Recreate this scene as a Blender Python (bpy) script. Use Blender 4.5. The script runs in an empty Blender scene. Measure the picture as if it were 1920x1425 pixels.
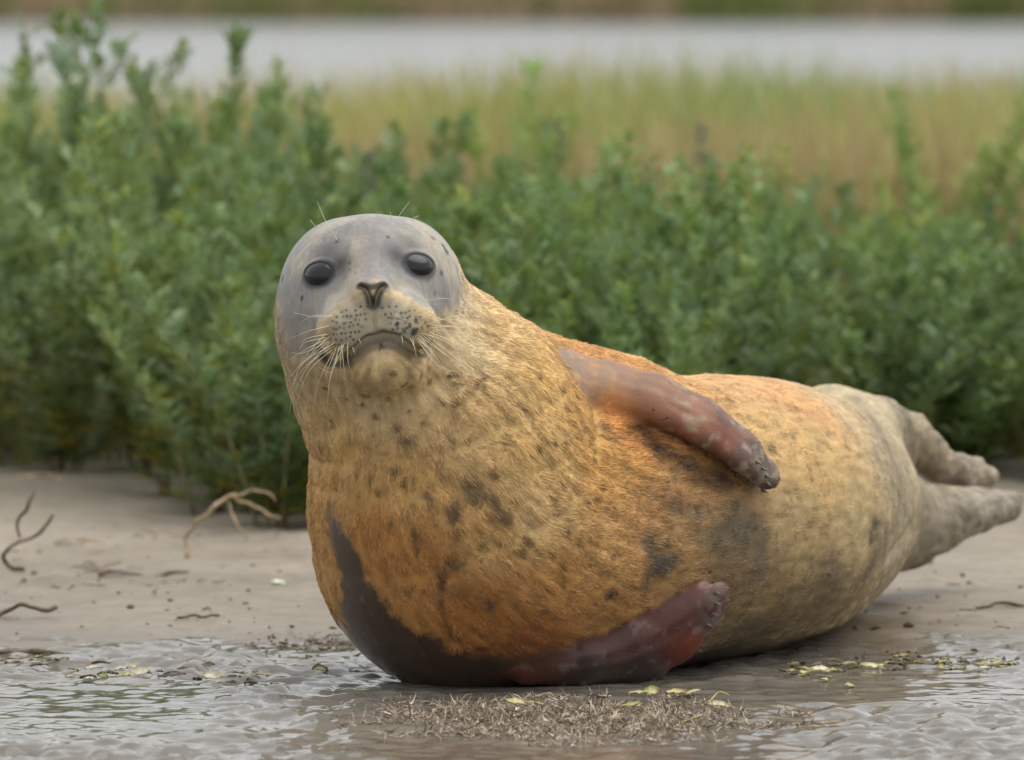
import bpy, bmesh, math, random
import numpy as np
from mathutils import Vector, Matrix

# ------------------------------------------------------------------ camera, sky, sun, exposure
SC = bpy.context.scene
COL = SC.collection
F_PX = 16500.0                       # focal length in photograph pixels (1920 wide)
CAM = np.array([0.0, -10.0, 0.88])
PITCH = math.atan(862.5 / F_PX)      # looking slightly down
cam_d = bpy.data.cameras.new("camera")
cam = bpy.data.objects.new("camera", cam_d)
COL.objects.link(cam)
cam.location = CAM
cam.rotation_euler = (math.radians(90) - PITCH, 0, 0)
cam_d.sensor_width = 36.0
cam_d.lens = 36.0 * F_PX / 1920.0
cam_d.clip_end = 3000
cam_d.dof.use_dof = True
cam_d.dof.focus_distance = 9.98
cam_d.dof.aperture_fstop = cam_d.lens / 1000 / 0.040
SC.camera = cam

SUN_EL, SUN_AZ = math.radians(66), math.radians(70)   # azimuth from +Y (behind the seal) towards +X
world = bpy.data.worlds.new("World")
SC.world = world
world.use_nodes = True
wn, wl = world.node_tree.nodes, world.node_tree.links
sky = wn.new("ShaderNodeTexSky")
sky.sky_type = 'NISHITA'
sky.sun_disc = False
sky.sun_elevation = SUN_EL
sky.sun_rotation = SUN_AZ
sky.air_density = 1.0
sky.dust_density = 6.0
hs = wn.new("ShaderNodeHueSaturation")
hs.inputs["Saturation"].default_value = 0.22
wl.new(sky.outputs[0], hs.inputs["Color"])
cloud = wn.new("ShaderNodeMix")          # an even layer of cloud over the clear sky
cloud.data_type = 'RGBA'
cloud.inputs[0].default_value = 0.75
cloud.inputs[7].default_value = (8.6, 8.8, 9.1, 1)
wl.new(hs.outputs[0], cloud.inputs[6])
wl.new(cloud.outputs[2], wn["Background"].inputs["Color"])
wn["Background"].inputs["Strength"].default_value = 0.12
sun_d = bpy.data.lights.new("sun", 'SUN')
sun_d.energy = 1.5
sun_d.angle = math.radians(60)
sun_d.color = (1.0, 0.96, 0.9)
sun = bpy.data.objects.new("sun", sun_d)
COL.objects.link(sun)
sd = Vector((math.sin(SUN_AZ) * math.cos(SUN_EL), math.cos(SUN_AZ) * math.cos(SUN_EL), math.sin(SUN_EL)))
sun.rotation_euler = sd.to_track_quat('Z', 'Y').to_euler()
sun.location = (0, 0, 6)
SC.view_settings.view_transform = 'Standard'
SC.view_settings.look = 'None'
SC.view_settings.gamma = 1.0
SC.view_settings.exposure = 0.27
SC.cycles.max_bounces = 5
SC.cycles.diffuse_bounces = 3
SC.cycles.glossy_bounces = 3
SC.cycles.adaptive_threshold = 0.02
SC.cycles.use_denoising = True

# ------------------------------------------------------------------ helpers
rng = np.random.default_rng(7)
random.seed(7)
CP, SP = math.cos(PITCH), math.sin(PITCH)
FWD = np.array([0, CP, -SP]); UP = np.array([0, SP, CP])

def ray(px, py):
    d = FWD * F_PX + np.array([1.0, 0, 0]) * (px - 960.0) - UP * (py - 712.5)
    return d / np.linalg.norm(d)

def at(px, py, Y):
    """point on the plane y = Y that the eye sees at a photograph pixel: used to measure where things stand"""
    d = ray(px, py)
    return CAM + d * ((Y - CAM[1]) / d[1])

def lin(c):
    c = np.asarray(c, dtype=float) / 255.0
    return np.where(c <= 0.04045, c / 12.92, ((c + 0.055) / 1.055) ** 2.4)

_perm = np.random.default_rng(3).permutation(512).astype(np.int32)
_val = np.random.default_rng(4).random(512).astype(np.float32) * 2 - 1

def vnoise(p):
    """value noise in 3-D, -1..1"""
    p = np.asarray(p, dtype=np.float32)
    i = np.floor(p).astype(np.int32)
    f = p - i
    f = f * f * f * (f * (f * 6 - 15) + 10)
    out = 0
    for dx in (0, 1):
        wx = f[..., 0] if dx else 1 - f[..., 0]
        hx = _perm[(i[..., 0] + dx) & 511]
        for dy in (0, 1):
            wy = f[..., 1] if dy else 1 - f[..., 1]
            hy = _perm[(hx + i[..., 1] + dy) & 511]
            for dz in (0, 1):
                wz = f[..., 2] if dz else 1 - f[..., 2]
                out = out + wx * wy * wz * _val[_perm[(hy + i[..., 2] + dz) & 511]]
    return out

def fbm(p, octaves=3, gain=0.5):
    a, s, t = 1.0, 0, 0
    p = np.asarray(p, dtype=np.float32)
    for k in range(octaves):
        s = s + a * vnoise(p + 17.3 * k)
        t += a
        a *= gain
        p = p * 2.03
    return s / t

def sstep(a, b, x):
    t = np.clip((x - a) / (b - a), 0, 1)
    return t * t * (3 - 2 * t)

def mesh_np(name, verts, faces, smooth=False):
    """mesh from numpy arrays; faces: (n,3) or (n,4) or list of such arrays"""
    me = bpy.data.meshes.new(name)
    if isinstance(faces, np.ndarray):
        faces = [faces]
    faces = [f for f in faces if len(f)]
    loops = np.concatenate([f.ravel() for f in faces]).astype(np.int32)
    tot = np.concatenate([np.full(len(f), f.shape[1], np.int32) for f in faces])
    start = np.concatenate([[0], np.cumsum(tot)[:-1]]).astype(np.int32)
    me.vertices.add(len(verts))
    me.vertices.foreach_set("co", np.asarray(verts, np.float32).ravel())
    me.loops.add(len(loops))
    me.loops.foreach_set("vertex_index", loops)
    me.polygons.add(len(tot))
    me.polygons.foreach_set("loop_start", start)
    me.polygons.foreach_set("loop_total", tot)
    me.polygons.foreach_set("use_smooth", np.full(len(tot), smooth))
    me.update(calc_edges=True)
    me.validate()
    return me

def vcol(me, arr, name="tint"):
    a = me.attributes.new(name, 'FLOAT_COLOR', 'POINT')
    arr = np.asarray(arr, np.float32)
    if arr.shape[1] == 3:
        arr = np.concatenate([arr, np.ones((len(arr), 1), np.float32)], 1)
    a.data.foreach_set("color", arr.ravel())

def vfloat(me, arr, name):
    a = me.attributes.new(name, 'FLOAT', 'POINT')
    a.data.foreach_set("value", np.asarray(arr, np.float32))

def obj(name, me, mat=None, parent=None, loc=None):
    o = bpy.data.objects.new(name, me)
    COL.objects.link(o)
    if mat is not None and not me.materials:
        me.materials.append(mat)
    if parent is not None:
        o.parent = parent
    if loc is not None:
        o.location = loc
    return o

def tag(o, label=None, cat=None, group=None, kind=None):
    for k, v in (("label", label), ("category", cat), ("group", group), ("kind", kind)):
        if v:
            o[k] = v
    return o

def tube(path, radii, seg=6, cap=True):
    """tapered tube along a polyline -> verts, quads (+tri caps as degenerate-free fans)"""
    path = np.asarray(path, float)
    n = len(path)
    radii = np.broadcast_to(np.asarray(radii, float), (n,))
    t = np.gradient(path, axis=0)
    t /= np.linalg.norm(t, axis=1)[:, None] + 1e-12
    ref = np.array([0, 0, 1.0]) if abs(t[0, 2]) < 0.9 else np.array([1.0, 0, 0])
    u = np.cross(t, ref); u /= np.linalg.norm(u, axis=1)[:, None] + 1e-12
    for k in range(1, n):
        if np.dot(u[k], u[k - 1]) < 0:
            u[k] = -u[k]
    w = np.cross(t, u)
    a = np.linspace(0, 2 * np.pi, seg, endpoint=False)
    v = path[:, None] + radii[:, None, None] * (np.cos(a)[None, :, None] * u[:, None] + np.sin(a)[None, :, None] * w[:, None])
    v = v.reshape(-1, 3)
    q = []
    for k in range(n - 1):
        for j in range(seg):
            q.append((k * seg + j, k * seg + (j + 1) % seg, (k + 1) * seg + (j + 1) % seg, (k + 1) * seg + j))
    q = np.array(q, int)
    tri = []
    if cap:
        v = np.concatenate([v, path[:1], path[-1:]])
        for j in range(seg):
            tri.append((n * seg, (j + 1) % seg, j))
            tri.append((n * seg + 1, (n - 1) * seg + j, (n - 1) * seg + (j + 1) % seg))
    return v, q, np.array(tri, int).reshape(-1, 3)

def spline(pts, n):
    """Catmull-Rom through pts (m,k) -> (n,k)"""
    p = np.asarray(pts, float)
    p = np.concatenate([2 * p[:1] - p[1:2], p, 2 * p[-1:] - p[-2:-1]])
    m = len(p) - 3
    t = np.linspace(0, m - 1e-6, n)
    i = t.astype(int); f = (t - i)[:, None]
    a, b, c, d = p[i], p[i + 1], p[i + 2], p[i + 3]
    return 0.5 * (2 * b + (c - a) * f + (2 * a - 5 * b + 4 * c - d) * f * f + (3 * b - a - 3 * c + d) * f ** 3)

class NT:
    """tiny node-tree helper"""
    def __init__(self, name):
        self.m = bpy.data.materials.new(name)
        self.m.use_nodes = True
        self.n = self.m.node_tree.nodes
        self.l = self.m.node_tree.links
        self.b = self.n["Principled BSDF"]
    def node(self, typ, **kw):
        nd = self.n.new(typ)
        for k, v in kw.items():
            if k.startswith("i_"):
                key = k[2:].replace("_", " ")
                nd.inputs[key].default_value = v
            else:
                setattr(nd, k, v)
        return nd
    def link(self, a, b):
        self.l.new(a, b)
    def attr(self, name):
        return self.node("ShaderNodeAttribute", attribute_name=name)
    def coords(self):
        return self.node("ShaderNodeTexCoord")
    def noise(self, vec, scale, detail=4, rough=0.55):
        nd = self.node("ShaderNodeTexNoise")
        nd.inputs["Scale"].default_value = scale
        nd.inputs["Detail"].default_value = detail
        nd.inputs["Roughness"].default_value = rough
        if vec is not None:
            self.link(vec, nd.inputs["Vector"])
        return nd
    def ramp(self, fac, stops):
        nd = self.node("ShaderNodeValToRGB")
        cr = nd.color_ramp
        while len(cr.elements) < len(stops):
            cr.elements.new(0.5)
        for e, (pos, c) in zip(cr.elements, stops):
            e.position = pos
            e.color = (*c, 1) if len(c) == 3 else c
        self.link(fac, nd.inputs[0])
        return nd
    def mix(self, fac, a, b, mode='MIX'):
        nd = self.node("ShaderNodeMix", data_type='RGBA', blend_type=mode)
        for sock, v in ((nd.inputs[0], fac), (nd.inputs[6], a), (nd.inputs[7], b)):
            if hasattr(v, "is_output"):
                self.link(v, sock)
            elif isinstance(v, (int, float)):
                sock.default_value = v
            else:
                sock.default_value = (*v, 1)
        return nd.outputs[2]
    def math(self, op, a, b=None, c=None):
        nd = self.node("ShaderNodeMath", operation=op)
        for k, v in enumerate((a, b, c)):
            if v is None:
                continue
            if hasattr(v, "is_output"):
                self.link(v, nd.inputs[k])
            else:
                nd.inputs[k].default_value = v
        return nd.outputs[0]
    def bump(self, height, strength=0.3, dist=0.01):
        nd = self.node("ShaderNodeBump")
        nd.inputs["Strength"].default_value = strength
        nd.inputs["Distance"].default_value = dist
        self.link(height, nd.inputs["Height"])
        self.link(nd.outputs[0], self.b.inputs["Normal"])
        return nd
    def set(self, **kw):
        for k, v in kw.items():
            key = k.replace("_", " ")
            s = self.b.inputs[key]
            if hasattr(v, "is_output"):
                self.link(v, s)
            elif isinstance(v, (int, float)) or len(v) == 4:
                s.default_value = v
            else:
                s.default_value = (*v, 1)
        return self
# ------------------------------------------------------------------ the setting: mud shore, shallow water, river, far bank
def span(lo, hi, dense_lo, dense_hi, step, grow=1.25):
    a = list(np.arange(dense_lo, dense_hi + 1e-6, step))
    s = step
    while a[-1] < hi:
        s *= grow; a.append(min(a[-1] + s, hi))
    s = step; b = []
    x = dense_lo
    while x > lo:
        s *= grow; x = max(x - s, lo); b.append(x)
    return np.array(b[::-1] + a)

def gz(x, y):
    """height of the mud, metres; the shallow water stands at 0"""
    x = np.asarray(x, float); y = np.asarray(y, float)
    z0 = np.zeros_like(x)
    P = lambda s, k=0: np.stack([x * s + k, y * s, z0 + k], -1)
    shore = 0.55 + 0.10 * vnoise(P(1.3, 5)) + 0.03 * vnoise(P(7.0, 9))
    z = -0.022 + 0.026 * sstep(-0.16, 0.16, y - shore) + 0.030 * sstep(0.6, 3.2, y) + 0.03 * sstep(2.1, 3.0, y + 0.3 * vnoise(P(2.2, 3)))
    near = 1 - sstep(6, 12, y)
    wet = 1 - sstep(0.3, 0.7, y)
    z = z + near * (0.009 * fbm(P(3.1), 3) + 0.006 * fbm(P(13.0, 2), 3) + 0.0024 * vnoise(np.stack([x * 30, y * 55, z0], -1)))
    z = z + wet * 0.009 * fbm(P(4.5, 30), 2) - 0.012 * sstep(-0.4, -1.0, y)
    z = z + 0.020 * np.exp(-((x - 0.03) / 0.22) ** 2 - ((y + 0.36) / 0.24) ** 2)      # mound of matted roots before the seal
    # river bed, then the far bank
    z = z - 0.7 * sstep(11.6, 13.5, y)
    z = z + 0.7 * sstep(64, 69, y + 0.012 * x * 8) + 1.0 * sstep(69, 84, y) + 2.2 * sstep(100, 400, y)
    z = z - 0.5 * sstep(-2, -6, y)
    return z

def ground_hit(px, py):
    d = ray(px, py)
    t = 8.0
    for _ in range(25):
        q = CAM + d * t
        s = q[2] - max(float(gz(q[0], q[1])), 0.0)
        if abs(s) < 2e-4:
            break
        t += s / max(-d[2], 1e-3) * 0.95
    return CAM + d * t

def grid_sheet(name, xs, ys, zf, mat, kind="structure"):
    X, Y = np.meshgrid(xs, ys, indexing='ij')
    v = np.stack([X, Y, zf(X, Y)], -1).reshape(-1, 3)
    i = np.arange(len(xs) * len(ys)).reshape(len(xs), len(ys))
    q = np.stack([i[:-1, :-1], i[1:, :-1], i[1:, 1:], i[:-1, 1:]], -1).reshape(-1, 4)
    o = obj(name, mesh_np(name, v, q, True), mat)
    o["kind"] = kind
    return o

t = NT("mud")
tc = t.coords()
n1 = t.noise(tc.outputs["Object"], 3.0, 5)
n2 = t.noise(tc.outputs["Object"], 40.0, 5, 0.65)
n3 = t.noise(tc.outputs["Object"], 260.0, 3, 0.6)
base = t.ramp(n1.outputs[0], [(0.3, lin((124, 114, 99))), (0.7, lin((155, 144, 127)))]).outputs[0]
fine = t.ramp(n2.outputs[0], [(0.3, (0.80, 0.79, 0.77)), (0.62, (1.05, 1.05, 1.05))]).outputs[0]
base = t.mix(1.0, base, fine, 'MULTIPLY')
mpg = t.node("ShaderNodeMapping"); mpg.inputs["Scale"].default_value = (9.0, 26.0, 9.0); t.link(tc.outputs["Object"], mpg.inputs[0])
n4 = t.noise(mpg.outputs[0], 1.0, 5, 0.7)
strk = t.ramp(n4.outputs[0], [(0.30, (0.66, 0.63, 0.58)), (0.44, (1.0, 1.0, 1.0))]).outputs[0]
base = t.mix(0.8, base, strk, 'MULTIPLY')
sep = t.node("ShaderNodeSeparateXYZ"); t.link(tc.outputs["Object"], sep.inputs[0])
wetf = t.node("ShaderNodeMapRange"); t.link(sep.outputs[2], wetf.inputs[0])
wetf.inputs[1].default_value = 0.020; wetf.inputs[2].default_value = -0.002
wetf.inputs[3].default_value = 0.0; wetf.inputs[4].default_value = 1.0
wet_c = t.mix(1.0, base, (0.50, 0.44, 0.36), 'MULTIPLY')
col = t.mix(wetf.outputs[0], base, wet_c)
# the far side: olive and straw coloured sward
yy = t.node("ShaderNodeMapRange"); t.link(sep.outputs[1], yy.inputs[0]); yy.inputs[1].default_value = 2.4; yy.inputs[2].default_value = 3.3
soil = t.mix(yy.outputs[0], col, lin((62, 58, 40)))
yb = t.node("ShaderNodeMapRange"); t.link(sep.outputs[1], yb.inputs[0]); yb.inputs[1].default_value = 50; yb.inputs[2].default_value = 60
nb = t.noise(tc.outputs["Object"], 0.35, 3)
bankc = t.ramp(nb.outputs[0], [(0.35, lin((96, 103, 62))), (0.55, lin((116, 116, 78))), (0.7, lin((134, 118, 96)))]).outputs[0]
t.link(t.mix(yb.outputs[0], soil, bankc), t.b.inputs["Base Color"])
rg = t.node("ShaderNodeMapRange"); t.link(wetf.outputs[0], rg.inputs[0]); rg.inputs[3].default_value = 0.75; rg.inputs[4].default_value = 0.22
t.link(rg.outputs[0], t.b.inputs["Roughness"])
hsum = t.math('ADD', n2.outputs[0], t.math('MULTIPLY', n3.outputs[0], 0.35))
t.bump(hsum, 0.45, 0.004)
MUD = t.m
xs = span(-250, 250, -0.95, 0.95, 0.012, 1.2)
ys = span(-40, 420, -1.0, 3.9, 0.016, 1.09)
ground = grid_sheet("ground", xs, ys, gz, MUD)

t = NT("shallow_water")
tc = t.coords()
nn = t.noise(tc.outputs["Object"], 55.0, 3)
t.set(Base_Color=lin((110, 105, 96)), Roughness=0.05, IOR=1.33)
t.bump(nn.outputs[0], 0.10, 0.004)
WATER = t.m

def wz(x, y):
    z0 = np.zeros_like(x)
    calm = 0.42 + 0.62 * sstep(0.02, -0.35, x) + 0.60 * sstep(0.20, 0.42, x)
    calm = calm * (0.30 + 0.95 * sstep(-0.35, 0.45, fbm(np.stack([x * 4.5, y * 4.0, z0 + 4], -1), 2)))
    w = 2.7 * (0.0019 * vnoise(np.stack([x * 19 + 0.2 * y, y * 24, z0], -1)) + 0.0013 * vnoise(np.stack([x * 37, y * 52, z0 + 8], -1)) + 0.0007 * vnoise(np.stack([x * 80, y * 95, z0 + 3], -1)))
    return w * calm * (1 - sstep(0.9, 1.4, y)) - 0.06 * sstep(0.75, 1.1, y)
shallow = grid_sheet("shallow_water", span(-60, 60, -0.75, 0.75, 0.006, 1.2), span(-40, 1.2, -1.0, 0.85, 0.006, 1.2), wz, WATER)

t = NT("river_water")
tc = t.coords()
mp = t.node("ShaderNodeMapping"); mp.inputs["Scale"].default_value = (1.0, 1.0, 1.0); t.link(tc.outputs["Object"], mp.inputs[0])
nn = t.noise(mp.outputs[0], 6.0, 4)
t.set(Base_Color=lin((120, 122, 118)), Roughness=0.16, IOR=1.33)
t.bump(nn.outputs[0], 1.0, 0.10)
v = np.array([(-250, 11.5, -0.02), (250, 11.5, -0.02), (250, 90, -0.02), (-250, 90, -0.02)])
river = obj("river_water", mesh_np("river_water", v, np.array([[0, 1, 2, 3]])), t.m)
river["kind"] = "structure"
# ------------------------------------------------------------------ vegetation
def leaf_mat(name, trans=0.34):
    t = NT(name)
    a = t.attr("tint")
    oi = t.node("ShaderNodeObjectInfo")
    hsv = t.node("ShaderNodeHueSaturation")
    mr = t.node("ShaderNodeMapRange"); t.link(oi.outputs["Random"], mr.inputs[0]); mr.inputs[3].default_value = 0.8; mr.inputs[4].default_value = 1.2
    mh = t.node("ShaderNodeMapRange"); t.link(oi.outputs["Random"], mh.inputs[0]); mh.inputs[3].default_value = 0.515; mh.inputs[4].default_value = 0.485
    t.link(mr.outputs[0], hsv.inputs["Value"]); t.link(mh.outputs[0], hsv.inputs["Hue"]); t.link(a.outputs["Color"], hsv.inputs["Color"])
    t.link(hsv.outputs[0], t.b.inputs["Base Color"])
    t.set(Roughness=0.5)
    t.b.inputs["Specular IOR Level"].default_value = 0.35
    tr = t.node("ShaderNodeBsdfTranslucent"); t.link(hsv.outputs[0], tr.inputs[0])
    mx = t.node("ShaderNodeMixShader"); mx.inputs[0].default_value = trans
    t.link(t.b.outputs[0], mx.inputs[1]); t.link(tr.outputs[0], mx.inputs[2])
    t.link(mx.outputs[0], t.n["Material Output"].inputs[0])
    return t.m
LEAF = leaf_mat("leaf")
t = NT("stem"); a = t.attr("tint"); t.link(a.outputs["Color"], t.b.inputs["Base Color"]); t.set(Roughness=0.6)
STEM = t.m

def blades(base, dirv, side, L, W, bend=0.0, up=None):
    """flat pointed leaflets: 4 corners each (base, left, right, tip) folded a little; arrays (n,3)"""
    nrmv = np.cross(side, dirv)
    mid = base + dirv * (L * 0.45)[:, None]
    l = mid + side * (W * 0.5)[:, None] + nrmv * (W * 0.18)[:, None]
    r = mid - side * (W * 0.5)[:, None] + nrmv * (W * 0.18)[:, None]
    tip = base + dirv * L[:, None] + nrmv * (bend * L)[:, None]
    v = np.stack([base, r, tip, l], 1).reshape(-1, 3)
    n = len(base)
    k = np.arange(n) * 4
    f = np.concatenate([np.stack([k, k + 1, k + 2], 1), np.stack([k, k + 2, k + 3], 1)])
    return v, f

def unit(v):
    return v / (np.linalg.norm(v, axis=-1, keepdims=True) + 1e-9)

def make_plant(kind, seed, height, colors, low_yellow=0.0, tmin=0.05):
    r = np.random.default_rng(seed)
    nst = {"feather": 6, "oval": 6, "tall": 4}[kind]
    SV, SQ, ST, SCOL, off = [], [], [], [], 0
    LB, LD, LS, LL, LW, LC = [], [], [], [], [], []
    for k in range(nst):
        a = r.uniform(0, 2 * np.pi)
        lean = r.uniform(0.04, 0.19) * (0.5 if kind == "tall" else 1)
        h = height * r.uniform(0.72, 1.05)
        if k == 0:
            h, lean = height * 1.05, 0.03
        b = np.array([math.cos(a), math.sin(a), 0]) * r.uniform(0.0, 0.03)
        mid = b + np.array([math.cos(a) * lean * 0.35, math.sin(a) * lean * 0.35, h * 0.5])
        top = b + np.array([math.cos(a) * lean + r.normal(0, 0.015), math.sin(a) * lean + r.normal(0, 0.015), h])
        path = spline([b, mid, top], 14)
        v, q, c = tube(path, np.linspace(0.0036, 0.0010, 14), 5)
        SV.append(v); SQ.append(q + off); ST.append(c + off); off += len(v)
        zz = v[:, 2:3] / height
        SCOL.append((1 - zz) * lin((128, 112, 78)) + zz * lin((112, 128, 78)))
        step = {"feather": 0.0075, "oval": 0.0058, "tall": 0.007}[kind]
        nl = int(h / step * (1 - tmin))
        tt = np.sort(r.uniform(tmin, 1.0, nl))
        P = np.stack([np.interp(tt, np.linspace(0, 1, 14), path[:, j]) for j in range(3)], 1)
        az = np.arange(nl) * 2.4 + r.normal(0, 0.35, nl)
        el = np.radians(np.clip(34 + 34 * tt + r.normal(0, 13, nl), 5, 88))      # leaves stand up towards the tip
        D = np.stack([np.cos(az) * np.cos(el), np.sin(az) * np.cos(el), np.sin(el)], 1)
        Sd = unit(np.cross(D, np.array([0, 0, 1.0])) + 1e-4)
        fall = np.clip(1.15 - 0.45 * tt, 0.5, 1.1) * r.uniform(0.75, 1.2, nl)
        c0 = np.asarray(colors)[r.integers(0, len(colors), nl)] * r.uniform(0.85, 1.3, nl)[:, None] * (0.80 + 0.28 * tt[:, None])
        yel = (r.random(nl) < low_yellow * np.clip(1.1 - 2.2 * tt, 0, 1))
        c0[yel] = lin((150, 140, 50)) * r.uniform(0.7, 1.1, yel.sum())[:, None]
        if kind in ("feather", "tall"):
            L = 0.056 * fall
            for (s, ang, f0, fl) in ((0, 0, 0.45, 0.62), (1, 0.75, 0.18, 0.46), (-1, 0.75, 0.18, 0.46), (1, 0.62, 0.42, 0.44), (-1, 0.62, 0.42, 0.44), (1, 0.5, 0.64, 0.34), (-1, 0.5, 0.64, 0.34)):
                dd = unit(D * math.cos(ang) + Sd * s * math.sin(ang) + r.normal(0, 0.12, (nl, 3)))
                ss = unit(np.cross(dd, np.cross(Sd, D)))
                LB.append(P + D * (L * f0)[:, None]); LD.append(dd); LS.append(ss)
                LL.append(L * fl * r.uniform(0.8, 1.2, nl)); LW.append(L * 0.115 * r.uniform(0.8, 1.3, nl)); LC.append(c0)
            LB.append(P); LD.append(D); LS.append(Sd); LL.append(L * 0.9); LW.append(np.full(nl, 0.0024)); LC.append(c0)
        else:
            for rep in range(3):
                aa = r.normal(0, 0.9, nl)
                dd = unit(D + Sd * aa[:, None] + r.normal(0, 0.28, (nl, 3)))
                ss = unit(np.cross(dd, np.cross(Sd, D) + r.normal(0, 0.3, (nl, 3))))
                L = 0.027 * fall * r.uniform(0.7, 1.25, nl)
                LB.append(P + D * (0.012 * rep)); LD.append(dd); LS.append(ss); LL.append(L); LW.append(L * r.uniform(0.34, 0.5, nl)); LC.append(c0 * r.uniform(0.85, 1.15, nl)[:, None])
    LB, LD, LS, LC = map(np.concatenate, (LB, LD, LS, LC))
    LL, LW = np.concatenate(LL), np.concatenate(LW)
    v, f = blades(LB, LD, LS, LL, LW, bend=r.normal(0, 0.10, len(LL)))
    sm = mesh_np("stem", np.concatenate(SV), [np.concatenate(SQ), np.concatenate(ST)], True)
    vcol(sm, np.concatenate(SCOL)); sm.materials.append(STEM)
    fm = mesh_np("foliage", v, f, False)
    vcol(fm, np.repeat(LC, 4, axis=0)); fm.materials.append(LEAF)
    return sm, fm

G1 = [lin((116, 138, 80)), lin((130, 152, 100)), lin((104, 126, 68)), lin((140, 160, 120)), lin((130, 144, 72))]
G2 = [lin((112, 138, 74)), lin((126, 152, 92)), lin((100, 124, 62)), lin((136, 160, 108)), lin((122, 138, 62))]
G3 = [lin((150, 172, 92)), lin((164, 184, 104)), lin((136, 160, 84)), lin((168, 176, 104))]
PROTO = {
    "feather": [make_plant("feather", 10 + k, 0.50, G1, 0.30) for k in range(4)],
    "oval": [make_plant("oval", 30 + k, 0.46, G2, 0.06) for k in range(4)],
    "light": [make_plant("feather", 50 + k, 0.50, G3, 0.05) for k in range(2)],
}
BACK = {  # plants further in carry leaves only where the light reaches
    "feather": [make_plant("feather", 70 + k, 0.50, G1, 0.0, 0.45) for k in range(4)],
    "oval": [make_plant("oval", 80 + k, 0.46, G2, 0.0, 0.45) for k in range(3)],
    "light": [make_plant("feather", 90 + k, 0.50, G3, 0.0, 0.35) for k in range(2)],
}

def plant(name, kind, x, y, h, label, group, cat="plant", back=False):
    src = (BACK if back else PROTO)[kind]
    sm, fm = src[random.randrange(len(src))]
    e = bpy.data.objects.new(name, None)
    COL.objects.link(e)
    e.empty_display_size = 0.05
    e.location = (x, y, float(gz(x, y)) - 0.004)
    e.rotation_euler = (random.uniform(-.06, .06), random.uniform(-.06, .06), random.uniform(0, 6.28))
    s = h / (0.50 if kind != "oval" else 0.46)
    w = random.uniform(1.0, 1.35) * (0.6 + 0.4 * s)
    e.scale = (w, w, s)
    tag(e, label, cat, group)
    obj("stem", sm, None, e)
    f = obj("foliage", fm, None, e)
    f["kind"] = "stuff"
    return e

def top_height(x, y):
    """how tall the growth stands, by place along the shore"""
    h = 0.395 + 0.085 * float(sstep(-0.25, -0.55, x)) - 0.035 * float(sstep(0.15, 0.5, x))
    h += 0.035 * float(vnoise(np.array([x * 3.0, y * 1.5, 2.0])))
    return h - 0.06 * float(sstep(0.5, 0.85, x))

row = 0
y = 2.42
while y < 5.9:
    half = 0.98 * (10 + y) / 13.0 * 0.92
    dx = 0.126 + 0.022 * (y - 2.5)
    x = -half + random.uniform(0, dx)
    while x < half:
        xx, yj = x + random.uniform(-.03, .03), y + random.uniform(-.05, .05)
        front = 2.36 + 0.62 * float(sstep(-0.42, -0.60, xx)) + 0.55 * float(sstep(0.25, 0.5, xx))
        if yj > front and random.random() > 0.06:
            h = top_height(xx, yj) * random.uniform(0.80, 1.10)
            if yj < front + 0.22:
                h *= random.uniform(0.62, 0.92)
            left = xx < -0.12 + random.uniform(-.2, .2)
            kind = "feather" if left else ("oval" if random.random() < 0.35 else "feather")
            if xx > 0.42 and yj > 4.5 and random.random() < 0.55:
                kind = "light"
            sx = 960 + xx * F_PX / (10 + yj)
            zone = next(w for lim, w in ((170, "at the left edge of the hedge"), (345, "left of the arched twig"), (530, "straight behind the arched twig"), (870, "straight behind the seal's head"),
                                         (1060, "straight behind the seal's neck"), (1300, "behind the seal's upper flipper"), (1560, "behind the middle of the seal's back"), (1750, "behind the seal's hips"), (9999, "behind the hind flippers at the right edge")) if sx < lim)
            rowname = "front row" if yj < front + 0.3 else ("middle rows" if yj < front + 1.1 else "back rows")
            look = {"feather": "grey-green feathery marsh plant", "oval": "dark green small-leaved marsh plant", "light": "pale yellow-green marsh plant"}[kind]
            label = look + ", " + rowname + ", " + zone
            grp = look + "s, " + rowname + ", " + zone
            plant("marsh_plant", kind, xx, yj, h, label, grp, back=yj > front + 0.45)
        x += dx
    y += 0.150 + 0.060 * (y - 2.42)
    row += 1
for (px, py, Y, kind, label) in (
        (215, 52, 4.2, "feather", "tallest feathery sprig of the green hedge, standing up against the pale river"),
        (452, 92, 4.3, "feather", "second tallest feathery sprig, against the river above the seal's grey head"),
        (55, 100, 4.2, "feather", "tall feathery sprig nearest the left edge of the picture"),
        (1760, 215, 5.2, "light", "tallest pale yellow-green plant at the right, in front of the rusty grass"),
        (930, 165, 5.4, "light", "pale green plant reaching into the ochre grass above the seal's neck")):
    p = at(px, py, Y)
    plant("marsh_plant", kind, p[0], Y, p[2] - float(gz(p[0], Y)), label, None)

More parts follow.
